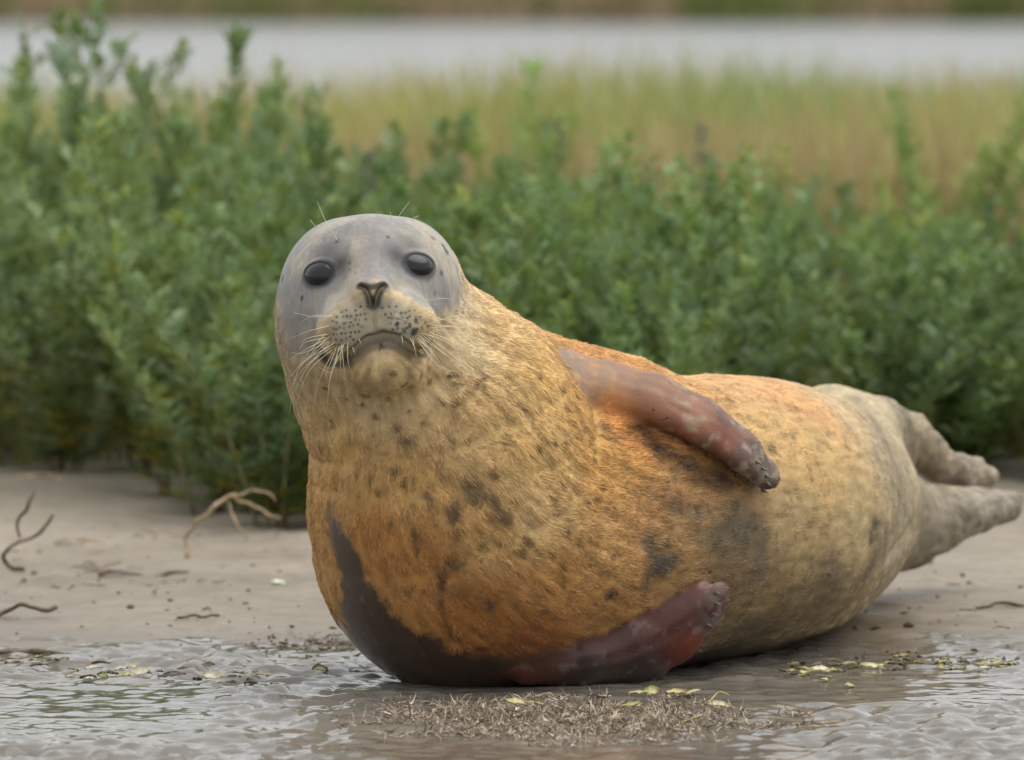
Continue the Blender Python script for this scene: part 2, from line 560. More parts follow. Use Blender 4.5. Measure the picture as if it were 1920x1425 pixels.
# dull purple seed heads of sea lavender standing between the leaves
SPK = NT("seed_head"); SPK.set(Base_Color=lin((112, 112, 106)), Roughness=0.8)
for (px, py, Y, label) in ((545, 285, 3.3, "grey-purple flower spike left of the seal's head"), (692, 290, 3.5, "grey-purple flower spike right above the seal's head"),
                           (1050, 225, 4.2, "grey-purple flower spike above the seal's shoulder"), (1314, 235, 3.6, "grey-purple flower spike above the seal's back")):
    p = at(px, py, Y)
    g0 = float(gz(p[0], Y))
    e = bpy.data.objects.new("sea_lavender", None); COL.objects.link(e); e.location = (p[0], Y, g0)
    tag(e, label, "flower", "sea lavender spikes in the hedge")
    H = p[2] - g0
    v, q, c = tube(spline([(0.02, 0, -0.005), (0.005, 0, H * 0.5), (0, 0, H)], 8), np.linspace(0.0028, 0.0014, 8), 5)
    sm = mesh_np("stem", v, [q, c], True); vcol(sm, np.tile(lin((92, 100, 66)), (len(v), 1))); obj("stem", sm, STEM, e)
    n = 60
    zz = -0.07 * rng.random(n) ** 1.4; aa = rng.uniform(0, 6.28, n); rr = rng.uniform(0, 0.004, n) - zz * 0.10
    B = np.stack([np.cos(aa) * rr, np.sin(aa) * rr, H + zz], 1)
    D = unit(np.stack([np.cos(aa), np.sin(aa), rng.uniform(0.6, 1.6, n)], 1))
    v, f = blades(B, D, unit(np.cross(D, rng.normal(0, 1, (n, 3)))), rng.uniform(0.007, 0.013, n), rng.uniform(0.003, 0.005, n), rng.normal(0, .1, n))
    fo = obj("flower_head", mesh_np("flower_head", v, f), SPK.m, e); fo["kind"] = "stuff"

# ochre salt-marsh grass between the plants and the river
def grass(name, n, x0, x1, y0, y1, h, cols, w, label, seed, hf=None):
    r = np.random.default_rng(seed)
    y = r.uniform(y0, y1, n)
    x = r.uniform(x0, x1, n) * (10 + y) / (10 + y1)
    z = gz(x, y) - 0.01
    H = h * r.uniform(0.6, 1.15, n) * (1 + 0.22 * vnoise(np.stack([x * 0.9, y * 0.6, 0 * x], -1)))
    if hf is not None:
        H = H * hf(x, y)
    a = r.uniform(0, 6.28, n)
    lean = r.uniform(0.05, 0.4, n)
    D1 = unit(np.stack([np.cos(a) * lean * 0.6, np.sin(a) * lean * 0.6, np.ones(n)], 1))
    D2 = unit(np.stack([np.cos(a) * lean * 2.2, np.sin(a) * lean * 2.2, np.ones(n)], 1))
    b = r.uniform(0, 6.28, n)
    sd = np.stack([np.cos(b), np.sin(b), 0 * b], 1) * (w * r.uniform(0.7, 1.4, n))[:, None]
    p0 = np.stack([x, y, z], 1)
    p1 = p0 + D1 * (H * 0.6)[:, None]
    p2 = p1 + D2 * (H * 0.4)[:, None]
    v = np.stack([p0 - sd, p0 + sd, p1 + sd, p1 - sd, p2], 1).reshape(-1, 3)
    k = np.arange(n) * 5
    q = np.stack([k, k + 1, k + 2, k + 3], 1)
    tr = np.stack([k + 3, k + 2, k + 4], 1)
    me = mesh_np(name, v, [q, tr])
    cols = np.asarray(cols)
    f = np.clip(0.52 + 0.9 * vnoise(np.stack([x * 1.7, y * 0.6, 0 * x + 5], -1)) + r.normal(0, 0.22, n), 0, 0.999) * (len(cols) - 1)
    i = f.astype(int)
    c = cols[i] + (cols[np.minimum(i + 1, len(cols) - 1)] - cols[i]) * (f - i)[:, None]
    c = c * r.uniform(0.9, 1.3, n)[:, None]
    vcol(me, np.repeat(c, 5, 0))
    o = obj(name, me, LEAF)
    return tag(o, label, "grass", None, "stuff")
OCH = [lin((142, 158, 94)), lin((170, 170, 100)), lin((180, 172, 108)), lin((172, 152, 110))]
grass("marsh_grass", 30000, -1.9, 1.9, 5.3, 11.7, 0.44, OCH, 0.004, "ochre and rust coloured marsh grass between the hedge and the river", 61,
      hf=lambda x, y: 0.97 + 0.13 * sstep(-0.2, 0.6, x / (10 + y) * 14))
grass("marsh_grass", 5000, -1.2, 1.2, 3.2, 5.6, 0.16, [lin((86, 104, 52)), lin((112, 116, 62))], 0.003, "dull green grass growing in under the hedge plants", 62)
grass("bank_grass", 16000, -8, 8, 67, 80, 0.5, [lin((92, 104, 52)), lin((118, 122, 74)), lin((150, 132, 104))], 0.03, "olive grass of the far river bank", 63)
# the hedge and the grass go on beyond both sides of the view: one mass, nobody could count it
def mesh_arrays(me):
    v = np.empty(len(me.vertices) * 3, np.float32); me.vertices.foreach_get("co", v)
    f = np.empty(len(me.loops), np.int32); me.loops.foreach_get("vertex_index", f)
    c = np.empty(len(me.vertices) * 4, np.float32); me.attributes["tint"].data.foreach_get("color", c)
    return v.reshape(-1, 3), f.reshape(-1, 3), c.reshape(-1, 4)
SRC = [mesh_arrays(fm) for sm, fm in PROTO["feather"][:2] + PROTO["oval"][:1]]
AV, AF, AC, off = [], [], [], 0
for k in range(64):
    sgn = -1 if k % 2 else 1
    y_ = random.uniform(2.75, 5.6)
    x_ = sgn * (0.95 * (10 + y_) / 13.0 * 0.95 + random.uniform(0.02, 1.25))
    v, f, c = SRC[k % 3]
    s_, a_ = random.uniform(0.75, 1.0), random.uniform(0, 6.28)
    R = np.array([[math.cos(a_), -math.sin(a_), 0], [math.sin(a_), math.cos(a_), 0], [0, 0, 1]])
    AV.append((v * np.array([1.35, 1.35, s_])) @ R.T + np.array([x_, y_, float(gz(x_, y_))])); AF.append(f + off); AC.append(c); off += len(v)
me = mesh_np("undergrowth", np.concatenate(AV), np.concatenate(AF)); vcol(me, np.concatenate(AC))
tag(obj("undergrowth", me, LEAF), "green marsh plants going on beyond both ends of the hedge", "plants", None, "stuff")
def outer(x, y):
    return np.where(np.abs(x) > 1.9 * (10 + y) / 21.7, 1.0, 0.02)
grass("marsh_grass", 26000, -7.0, 7.0, 4.6, 11.7, 0.42, OCH, 0.005, "ochre marsh grass going on to either side along the river", 64, hf=outer)
# ------------------------------------------------------------------ the seal: one continuous body from a signed distance field
def m(px, Y=0.0):
    return px * (10.0 + Y) / F_PX

def S(px, py, rpx, Y):
    return (*at(px, py, Y), m(rpx, Y))

def ell(p, c, r, R=None):
    q = p - np.asarray(c, np.float32)
    if R is not None:
        q = q @ R
    r = np.asarray(r, np.float32)
    k0 = np.sqrt(((q / r) ** 2).sum(-1))
    k1 = np.sqrt(((q / (r * r)) ** 2).sum(-1)) + 1e-9
    return k0 * (k0 - 1.0) / k1

def rcone(p, a, b, r1, r2):
    a = np.asarray(a, np.float32); b = np.asarray(b, np.float32)
    ba = b - a
    h = np.clip(((p - a) @ ba) / (ba @ ba), 0, 1)
    return np.sqrt((((p - a) - h[..., None] * ba) ** 2).sum(-1)) - (r1 + (r2 - r1) * h)

def smin(a, b, k):
    h = np.maximum(k - np.abs(a - b), 0) / k
    return np.minimum(a, b) - h * h * k * 0.25

def smax(a, b, k):
    return -smin(-a, -b, k)

def flat_chain(p, pts, n, squash, k=0.006):
    """chain of round cones pressed flat along n"""
    n = np.asarray(n, np.float32)
    c = np.asarray(pts[0][:3], np.float32)
    def tr(q):
        q = np.asarray(q, np.float32)
        # local flattening against each point's own plane is close enough to one plane per flipper
        return q + (squash - 1.0) * ((q - c) @ n)[..., None] * n
    # centre line stays on the axis: measure the offset from the chain's own axis
    d = None
    for (a, b) in zip(pts[:-1], pts[1:]):
        A, B = np.asarray(a[:3], np.float32), np.asarray(b[:3], np.float32)
        ba = B - A
        h = np.clip(((p - A) @ ba) / (ba @ ba), 0, 1)
        q = (p - A) - h[..., None] * ba
        q = q + (squash - 1.0) * (q @ n)[..., None] * n
        e = np.sqrt((q ** 2).sum(-1)) - (a[3] + (b[3] - a[3]) * h)
        e = e / (1.0 + 0.35 * (squash - 1.0))
        d = e if d is None else smin(d, e, k)
    return d

# spine of the trunk: (x, y, z, radius), neck to tail
SPINE = [
    S(715, 640, 172, 0.10),
    S(745, 700, 205, 0.115),
    S(838, 815, 258, 0.14),
    S(885, 1003, 303, 0.17),
    S(1000, 1000, 304, 0.24),
    (0.140, 0.33, 0.170, 0.174),
    (0.270, 0.56, 0.165, 0.168),
    (0.345, 0.83, 0.153, 0.151),
    (0.400, 1.06, 0.150, 0.114),
    (0.450, 1.24, 0.150, 0.062),
]
SPL = spline(SPINE, 200)
_l = np.concatenate([[0], np.cumsum(np.linalg.norm(np.diff(SPL[:, :3], axis=0), axis=1))])
SPL = np.stack([np.interp(np.linspace(0, _l[-1], 34), _l, SPL[:, k]) for k in range(4)], 1).astype(np.float32)
HC = at(692, 572, 0.055)
EYES = [(600, 509), (783, 491)]

def head_sdf(p):
    d = smin(ell(p, at(646, 548, 0.05), (m(118), 0.110, m(138))), ell(p, at(750, 542, 0.05), (m(116), 0.110, m(135))), 0.03)
    d = smin(d, ell(p, HC, (m(165), 0.118, m(158))), 0.02)
    d = smin(d, ell(p, at(694, 640, 0.055), (m(160), 0.105, m(118))), 0.04)        # jowls
    d = smin(d, rcone(p, at(694, 492, 0.0), at(697, 553, -0.088), 0.046, 0.0225), 0.035)   # bridge
    d = smin(d, ell(p, at(703, 600, -0.04), (0.060, 0.066, 0.046)), 0.03)          # muzzle root
    d = smin(d, ell(p, at(654, 617, -0.081), (0.0365, 0.032, 0.0340)), 0.013)       # whisker pads
    d = smin(d, ell(p, at(761, 610, -0.081), (0.0365, 0.032, 0.0335)), 0.013)
    d = smin(d, ell(p, at(698, 549, -0.100), (0.0185, 0.0135, 0.0150)), 0.010)      # nose
    d = smin(d, ell(p, at(716, 682, -0.052), (0.050, 0.050, 0.032)), 0.022)        # chin
    return d

def core_sdf(p):
    d = None
    for a, b in zip(SPL[:-1], SPL[1:]):
        e = rcone(p, a[:3], b[:3], a[3], b[3])
        d = e if d is None else np.minimum(d, e)
    d = smin(d, rcone(p, at(1000, 755, 0.24), at(1120, 806, 0.33), 0.080, 0.092), 0.05)   # shoulder
    h = head_sdf(p)
    return smin(d, h, 0.035)

def hits(pts, f, t0=9.0, t1=13.5):
    D = np.array([ray(a[0], a[1]) for a in pts])
    t = np.full(len(D), t0)
    for _ in range(130):
        d = f((CAM + D * t[:, None]).astype(np.float32)).astype(np.float64)
        t = np.where((d > 2e-4) & (t < t1), t + np.maximum(d * 0.8, 2e-4), t)
    return [None if b >= t1 else CAM + a * b for a, b in zip(D, t)]

def grad(p, f, e=6e-4):
    k = np.array([[1, -1, -1], [-1, -1, 1], [-1, 1, -1], [1, 1, 1]], np.float32)
    g = sum(k[i] * f(p + e * k[i])[..., None] for i in range(4))
    return g / (4 * e)

def nrm(v):
    return v / (np.linalg.norm(v, axis=-1, keepdims=True) + 1e-12)

# eyes: where the face surface stands, ball pushed into it
EYEC, EYEN = [], []
EYE_R = 0.0278
EYE_FLAT = 0.70
LIDU = np.array([0.05, -0.25, 0.97], np.float32)
for s in hits(EYES, core_sdf):
    n = nrm(grad(s[None].astype(np.float32), core_sdf))[0]
    n = nrm(n * 0.75 + np.array([0, -1.0, 0.1]) * 0.25)
    EYEN.append(n)
    EYEC.append(s - n * 0.0200)

# fore flippers: laid on the flank, away from the body by their own half thickness
def on_body(lst, off):
    out = []
    for i, ((px, py, rpx), s) in enumerate(zip(lst, hits(lst, core_sdf))):
        o = off if not isinstance(off, dict) else off.get(i, 0.012)
        g = nrm(grad(s[None].astype(np.float32), core_sdf))[0]
        q = s + g * o
        out.append((*q, m(rpx, q[1])))
    return out
FLIP_U = on_body([(1015, 668, 40), (1085, 702, 62), (1160, 738, 64), (1228, 772, 63), (1297, 817, 60), (1360, 860, 53), (1404, 892, 41)], {0: -0.030, 1: -0.010, 2: 0.004, 3: 0.016, 4: 0.024, 5: 0.024, 6: 0.018})
FU_N = nrm(grad(np.array([FLIP_U[4][:3]], np.float32), core_sdf))[0]
FLIP_L = on_body([(905, 1258, 20), (990, 1254, 34), (1080, 1236, 46), (1170, 1210, 58), (1250, 1174, 58), (1306, 1132, 42)], {0: -0.022, 1: -0.004, 2: 0.008, 3: 0.012, 4: 0.012, 5: 0.012})
FL_N = nrm(grad(np.array([FLIP_L[3][:3]], np.float32), core_sdf))[0]
FL_N = nrm(FL_N * 0.6 + np.array([0.1, -0.8, 0.1]))
FL_TIP = (*(np.array(FLIP_L[-1][:3]) + (at(1336, 1102, 0.0) - at(1306, 1134, 0.0))), m(20))
FL_LOW = (*(np.array(FLIP_L[4][:3]) + (at(1200, 1240, 0.0) - at(1250, 1174, 0.0))), m(42))
HIND_U = [(*at(1560, 815, 1.05), 0.062), (*at(1645, 799, 1.24), 0.037), (*at(1705, 824, 1.30), 0.032), (*at(1758, 868, 1.34), 0.023), (*at(1812, 892, 1.38), 0.017), (*at(1850, 899, 1.40), 0.011)]
HIND_L = [(*at(1600, 985, 1.10), 0.070), (*at(1690, 988, 1.22), 0.055), (*at(1762, 972, 1.28), 0.040), (*at(1825, 956, 1.32), 0.028), (*at(1858, 950, 1.33), 0.021), (*at(1890, 950, 1.35), 0.0175)]

TOES = [[(*at(1800, 968, 1.30), 0.026), (*at(1842, 982, 1.32), 0.012)], [(*at(1850, 958, 1.33), 0.018), (*at(1896, 958, 1.35), 0.012)], [(*at(1850, 945, 1.34), 0.014), (*at(1904, 937, 1.37), 0.010)],
        [(*at(1800, 885, 1.37), 0.014), (*at(1858, 888, 1.41), 0.010)], [(*at(1790, 870, 1.37), 0.012), (*at(1832, 874, 1.40), 0.009)]]
def fore_upper(p): return flat_chain(p, FLIP_U, FU_N, 1.9)
def fore_lower(p):
    d = flat_chain(p, FLIP_L, FL_N, 1.9)
    d = smin(d, flat_chain(p, [FLIP_L[4], FL_TIP], FL_N, 2.0), 0.01)
    return smin(d, flat_chain(p, [FLIP_L[3], FL_LOW], FL_N, 1.9), 0.012)
def hind(p):
    n = nrm(np.array([0.25, -0.9, 0.35]))
    d = np.minimum(flat_chain(p, HIND_U, n, 1.0), flat_chain(p, HIND_L, n, 1.0))
    for toe in TOES:
        d = smin(d, flat_chain(p, toe, n, 1.0), 0.008)
    return d

def poly3(pts, f=None, n=None):
    q = np.array([a for a in (hits(pts, core_sdf) if f is None else [f(*a) for a in pts]) if a is not None])
    return spline(q, n or 4 * len(q)).astype(np.float32)

def pdist(p, line, chunk=60000):
    """distance to a 3-D polyline"""
    out = np.full(len(p), 1e3, np.float32)
    lo, hi = line.min(0) - 0.05, line.max(0) + 0.05
    idx = np.where(((p > lo) & (p < hi)).all(1))[0]
    for s in range(0, len(idx), chunk):
        q = p[idx[s:s + chunk]]
        best = np.full(len(q), 1e3, np.float32)
        for a, b in zip(line[:-1], line[1:]):
            ba = b - a
            h = np.clip(((q - a) @ ba) / (ba @ ba + 1e-12), 0, 1)
            best = np.minimum(best, np.sqrt((((q - a) - h[:, None] * ba) ** 2).sum(1)))
        out[idx[s:s + chunk]] = best
    return out

MOUTH = poly3([(599, 660), (611, 674), (630, 677), (650, 672), (667, 659), (684, 644), (704, 634), (722, 631), (738, 635), (754, 644), (772, 656), (790, 661), (803, 657)], n=40)
PHILT = poly3([(701, 577), (702, 595), (704, 615), (707, 630)])
NOST = [poly3([(673, 536), (683, 541), (690, 555), (695, 572)]), poly3([(724, 534), (716, 541), (709, 555), (705, 572)])]
FOLDS = [  # skin folds: path, depth, width
    (poly3([(905, 700), (880, 740), (850, 765), (800, 790)]), 0.003, 0.010),
    (poly3([(640, 725), (690, 745), (760, 742), (830, 722)]), 0.003, 0.012),
    (poly3([(660, 840), (700, 847), (760, 830), (830, 800)]), 0.002, 0.012),
    (poly3([(1680, 790), (1712, 840), (1728, 900), (1715, 985), (1670, 1040)]), 0.006, 0.012),
    (poly3([(1610, 745), (1655, 800), (1685, 880), (1690, 960)]), 0.003, 0.014),
    (poly3([(838, 1090), (830, 1130), (832, 1165), (852, 1205)]), 0.003, 0.006),
]

def seal_sdf(p):
    p = np.asarray(p, np.float32)
    d = core_sdf(p)
    d = smin(d, hind(p), 0.042)
    d = smin(d, fore_upper(p), 0.010)
    d = smin(d, fore_lower(p), 0.010)
    for c, n in zip(EYEC, EYEN):
        near = np.where(((p - c.astype(np.float32)) ** 2).sum(1) < 0.06 ** 2)[0]
        if len(near):
            q = p[near] - c.astype(np.float32)
            h = q @ n.astype(np.float32)
            q = q * np.array([1, 1, 1 / EYE_FLAT], np.float32)
            r = np.sqrt(np.maximum((q * q).sum(1) - h * h, 0))
            ring = np.sqrt((r - 0.0216) ** 2 + (h - 0.0158) ** 2) - 0.0023       # lids
            d[near] = smin(d[near], ring, 0.008)
    return d

GROOVES = [(MOUTH, 0.0085, 0.0050), (PHILT, 0.0028, 0.0022), (NOST[0], 0.0048, 0.0028), (NOST[1], 0.0048, 0.0028)] + FOLDS
def along_flipper(pts, s, t0=0.35):
    # a furrow between two digits: the flipper's own line moved sideways by s of its half width
    P = np.array(pts)[int(len(pts) * t0):]
    tg = nrm(np.gradient(P[:, :3], axis=0))
    sd = nrm(np.cross(tg, nrm(CAM - P[:, :3])))
    Q = P[:, :3] + sd * (P[:, 3] * s)[:, None]
    nn = nrm(CAM - Q)
    Q = Q + nn * (P[:, 3] * 0.6)[:, None]
    return spline(Q, 16).astype(np.float32)
FURROWS = [(along_flipper(FLIP_U, s), 0.0022, 0.006) for s in (-0.45, 0.05, 0.5)] + [(along_flipper(FLIP_L, s), 0.0022, 0.007) for s in (-0.5, 0.0, 0.5)]
FURROWS += [(along_flipper(HIND_U, s, 0.3), 0.0025, 0.006) for s in (-0.3, 0.35)] + [(along_flipper(HIND_L, s, 0.3), 0.003, 0.007) for s in (-0.4, 0.1, 0.55)]
GROOVES += FURROWS

def surface_nets(f, lo, hi, h):
    C = 4
    nb = np.ceil((np.asarray(hi) - lo) / (h * C)).astype(int) + 1
    H = h * C
    g = np.stack(np.meshgrid(*[lo[a] + H * (np.arange(nb[a]) + 0.5) - h / 2 for a in range(3)], indexing='ij'), -1).astype(np.float32)
    cv = f(g.reshape(-1, 3)).reshape(nb)
    near = np.abs(cv) < H * 1.6
    n = nb * C
    v = np.repeat(np.repeat(np.repeat(cv, C, 0), C, 1), C, 2).astype(np.float32)
    mk = np.repeat(np.repeat(np.repeat(near, C, 0), C, 1), C, 2)
    ii = np.argwhere(mk)
    v[mk] = f((lo + ii * h).astype(np.float32))
    s = v < 0
    cs = sum(s[dx:n[0] - 1 + dx, dy:n[1] - 1 + dy, dz:n[2] - 1 + dz].astype(np.int8) for dx in (0, 1) for dy in (0, 1) for dz in (0, 1))
    act = (cs > 0) & (cs < 8)
    cid = np.full(act.shape, -1, np.int64)
    cells = np.argwhere(act)
    cid[act] = np.arange(len(cells))
    pts = lo + (cells + 0.5) * h
    quads = []
    for ax in range(3):
        o1, o2 = (ax + 1) % 3, (ax + 2) % 3
        sl = [slice(1, -1)] * 3
        a0 = [slice(1, -1)] * 3; a1 = [slice(1, -1)] * 3
        a0[ax] = slice(0, -1); a1[ax] = slice(1, None)
        A, B = s[tuple(a0)], s[tuple(a1)]
        e = np.argwhere(A != B)
        sg = A[A != B]
        base = e.copy()
        base[:, o1] += 1; base[:, o2] += 1
        def cc(d1, d2):
            k = base.copy(); k[:, o1] += d1; k[:, o2] += d2
            return cid[k[:, 0], k[:, 1], k[:, 2]]
        q = np.stack([cc(-1, -1), cc(0, -1), cc(0, 0), cc(-1, 0)], 1)
        q[~sg] = q[~sg][:, ::-1]
        quads.append(q)
    quads = np.concatenate(quads)
    quads = quads[(quads >= 0).all(1)]
    return pts.astype(np.float32), quads

def project(p, f, it=3):
    for _ in range(it):
        d = f(p)
        g = grad(p, f)
        st = d[:, None] * g / np.maximum((g * g).sum(1), 0.15)[:, None]
        L = np.linalg.norm(st, axis=1, keepdims=True)
        st *= np.minimum(1, 0.006 / (L + 1e-9))
        p = (p - st).astype(np.float32)
    return p

def subdivide(p, f3, sel):
    """1-4 split of the triangles in sel with conforming neighbours"""
    e = np.sort(np.concatenate([f3[:, [0, 1]], f3[:, [1, 2]], f3[:, [2, 0]]]), 1)
    key = e[:, 0].astype(np.int64) * len(p) + e[:, 1]
    uk, inv = np.unique(key, return_inverse=True)
    nf = len(f3)
    fe = np.stack([inv[:nf], inv[nf:2 * nf], inv[2 * nf:]], 1)
    mark = np.zeros(len(uk), bool)
    mark[fe[sel].ravel()] = True
    mid = np.full(len(uk), -1, np.int64)
    mid[mark] = len(p) + np.arange(mark.sum())
    ua, ub = uk // len(p), uk % len(p)
    newp = np.concatenate([p, ((p[ua[mark]] + p[ub[mark]]) / 2)])
    out = []
    M = mark[fe]
    cnt = M.sum(1)
    out.append(f3[cnt == 0])
    k = cnt == 3
    a, b, c = f3[k].T
    x, y, z = mid[fe[k]].T
    out += [np.stack(t, 1) for t in ((a, x, z), (x, b, y), (z, y, c), (x, y, z))]
    for r in range(3):
        fr = np.roll(f3, -r, 1); fer = np.roll(fe, -r, 1); Mr = np.roll(M, -r, 1)
        k = (cnt == 1) & Mr[:, 0]
        a, b, c = fr[k].T; x = mid[fer[k][:, 0]]
        out += [np.stack((a, x, c), 1), np.stack((x, b, c), 1)]
        k = (cnt == 2) & Mr[:, 0] & Mr[:, 1]
        a, b, c = fr[k].T; x = mid[fer[k][:, 0]]; y = mid[fer[k][:, 1]]
        out += [np.stack((x, b, y), 1), np.stack((a, x, y), 1), np.stack((a, y, c), 1)]
    return newp.astype(np.float32), np.concatenate(out)

VP, VQ = surface_nets(seal_sdf, np.array([-0.40, -0.22, -0.06]), np.array([0.76, 1.52, 0.62]), 0.009)
VP = project(VP, seal_sdf, 2)
d1 = ((VP[VQ[:, 0]] - VP[VQ[:, 2]]) ** 2).sum(1); d2 = ((VP[VQ[:, 1]] - VP[VQ[:, 3]]) ** 2).sum(1)
VF = np.concatenate([np.where((d1 < d2)[:, None], VQ[:, [0, 1, 2]], VQ[:, [0, 1, 3]]), np.where((d1 < d2)[:, None], VQ[:, [0, 2, 3]], VQ[:, [1, 2, 3]])])
VP, VF = subdivide(VP, VF, np.ones(len(VF), bool))
cen = VP[VF].mean(1)
VP, VF = subdivide(VP, VF, (cen[:, 1] < 0.03) & (cen[:, 2] > 0.33))
cen = VP[VF].mean(1)
fc = at(700, 590, -0.07)
VP, VF = subdivide(VP, VF, (((cen - fc) / np.array([0.115, 0.08, 0.105])) ** 2).sum(1) < 1)
def mesh_normals():
    fn = np.cross(VP[VF[:, 1]] - VP[VF[:, 0]], VP[VF[:, 2]] - VP[VF[:, 0]])
    n = np.zeros_like(VP)
    for a in range(3):
        for k in range(3):
            n[:, k] += np.bincount(VF[:, a], fn[:, k], len(VP)).astype(np.float32)
    return nrm(n)
for _ in range(3):
    VP = (VP - 0.9 * seal_sdf(VP)[:, None] * mesh_normals()).astype(np.float32)
VN = mesh_normals()
print("seal verts", len(VP), "tris", len(VF))

from mathutils.bvhtree import BVHTree
BVH = BVHTree.FromPolygons(VP.tolist(), VF.tolist())
def hit(px, py, tmax=13.5):
    """where the eye's line through a photograph pixel meets the seal (measuring only)"""
    loc, n, i, d = BVH.ray_cast(Vector(CAM), Vector(ray(px, py)), tmax)
    return None if loc is None else np.array(loc)
# ---- grooves pressed into the skin along the normal
for line, dep, wid in GROOVES:
    VP = (VP - VN * (dep * np.exp(-(pdist(VP, line) / wid) ** 2))[:, None]).astype(np.float32)
VN = mesh_normals()

# ---- coat colours: samples stand at places on the body, blended by distance in 3-D
def place(lst):
    out = []
    for it in lst:
        s = hit(it[0], it[1])
        if s is not None:
            out.append((*s, *it[2:]))
    return np.array(out, np.float64)

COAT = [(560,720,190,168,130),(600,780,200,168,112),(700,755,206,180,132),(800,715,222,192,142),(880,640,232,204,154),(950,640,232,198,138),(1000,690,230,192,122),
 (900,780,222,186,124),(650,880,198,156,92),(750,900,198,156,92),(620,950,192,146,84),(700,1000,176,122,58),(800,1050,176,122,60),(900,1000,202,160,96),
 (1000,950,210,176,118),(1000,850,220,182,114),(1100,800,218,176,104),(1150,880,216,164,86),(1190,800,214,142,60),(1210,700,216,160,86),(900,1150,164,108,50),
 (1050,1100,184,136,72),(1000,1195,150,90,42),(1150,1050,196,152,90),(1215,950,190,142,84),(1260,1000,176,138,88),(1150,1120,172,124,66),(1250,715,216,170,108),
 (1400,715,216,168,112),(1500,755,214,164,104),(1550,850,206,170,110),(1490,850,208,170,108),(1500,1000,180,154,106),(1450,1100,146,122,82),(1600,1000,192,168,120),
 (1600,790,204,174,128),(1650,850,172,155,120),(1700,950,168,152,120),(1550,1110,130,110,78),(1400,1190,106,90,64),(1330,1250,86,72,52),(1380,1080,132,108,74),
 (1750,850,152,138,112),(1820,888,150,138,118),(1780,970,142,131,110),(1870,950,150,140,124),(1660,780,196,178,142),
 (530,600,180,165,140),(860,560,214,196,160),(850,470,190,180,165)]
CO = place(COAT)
FACE_IN = place([(700,415),(690,450),(610,430),(790,432),(560,490),(552,520),(640,545),(745,520),(700,500),(835,500),(552,590),(590,590),(548,640),(575,640),(790,555),(845,555),(620,565),(650,470),(740,470),(565,460),(825,455)])
FACE_OUT = place([(645,600),(665,585),(735,580),(700,600),(620,630),(605,645),(800,620),(850,605),(880,545),(900,560),(570,690),(548,715),(640,700),(720,700),(850,640),(540,690),(532,640),(875,520),(590,665)])
WET_IN = place([(645,1060),(690,1130),(740,1195),(790,1235),(900,1272),(1050,1290),(1200,1292),(637,1020),(660,1110),(720,1230),(830,1290),(950,1300),(628,985),(845,1255),(960,1285),(885,1248),(1000,1285),(800,1225)])
WET_OUT = place([(670,1000),(724,1080),(788,1150),(850,1180),(915,1218),(1000,1222),(607,1000),(598,960),(625,1075),(640,960),(752,1110),(618,1050),(1100,1120),(1300,1040),(1450,1000),(1520,1120),(1440,1190),(1390,1230),(1600,1000),(1500,850),(1300,700)])

def near(p, L):
    d = np.full(len(p), 9.0)
    for q in L:
        d = np.minimum(d, np.sqrt(((p - q[:3]) ** 2).sum(1)))
    return d

def idw(p, L, eps=0.022):
    num = np.zeros((len(p), 3)); den = np.zeros(len(p))
    for q in L:
        w = 1.0 / (((p - q[:3]) ** 2).sum(1) + eps * eps) ** 2
        num += w[:, None] * lin(q[3:6]); den += w
    return num / den[:, None]

P64 = VP.astype(np.float64)
N1 = fbm(P64 * 26, 3); N2 = fbm(P64 * 85 + 9, 3); N3 = fbm(P64 * 9 + 3, 3); NF = fbm(P64 * 300, 2)
flowp = np.concatenate([[at(698, 560, -0.12)], [at(700, 585, 0.0)], SPL[::2, :3].astype(float)])
flowt = nrm(np.gradient(flowp, axis=0))
def flow(p, n):
    d = np.stack([((p - q) ** 2).sum(1) for q in flowp], 1)
    w = np.exp(-(np.sqrt(d) - np.sqrt(d.min(1, keepdims=True))) / 0.05)
    t = (w @ flowt) / w.sum(1, keepdims=True)
    t = t - n * (t * n).sum(1, keepdims=True)
    return nrm(t)

FL0 = flow(P64, VN.astype(np.float64))
strk = sum(vnoise((P64 + FL0 * (0.0028 * k)) * 300) for k in range(-4, 5)) / 9 * 2.4      # fine streaks lying along the hair
strk2 = sum(vnoise((P64 + FL0 * (0.006 * k)) * 110 + 50) for k in range(-2, 3)) / 5 * 1.7  # broader locks
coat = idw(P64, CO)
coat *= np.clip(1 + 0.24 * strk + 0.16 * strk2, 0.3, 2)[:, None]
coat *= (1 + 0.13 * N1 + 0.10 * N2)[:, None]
face = sstep(-0.010, 0.012, near(P64, FACE_OUT) - near(P64, FACE_IN) + 0.016 * N2 + 0.010 * N1) * (P64[:, 1] < 0.09)
fc_ = lin((157, 153, 146)) * (1 + 0.10 * N1 + 0.05 * N2)[:, None]
warm = sstep(-0.05, 0.22, fbm(P64 * np.array([30, 30, 18]) + 40, 4))
fc_ = fc_ * (1 - 0.75 * warm)[:, None] + lin((190, 178, 156)) * (0.75 * warm)[:, None]
tan = sstep(at(560, 560, 0)[2], at(560, 680, 0)[2], P64[:, 2]) * 0.6
fc_ = fc_ * (1 - tan)[:, None] + lin((150, 136, 122)) * tan[:, None]
stripe = np.exp(-(pdist(VP, poly3(f=hit, pts=[(700, 425), (698, 470), (700, 515)])) / 0.014) ** 2) * 0.75
fc_ = fc_ * (1 - stripe)[:, None] + lin((132, 127, 131)) * stripe[:, None]
grain = fbm(P64 * np.array([230, 230, 110]) + 5, 2)
fc_ *= (1 + 0.16 * grain + 0.10 * N2)[:, None]
coat = coat * (1 - face)[:, None] + fc_ * face[:, None]
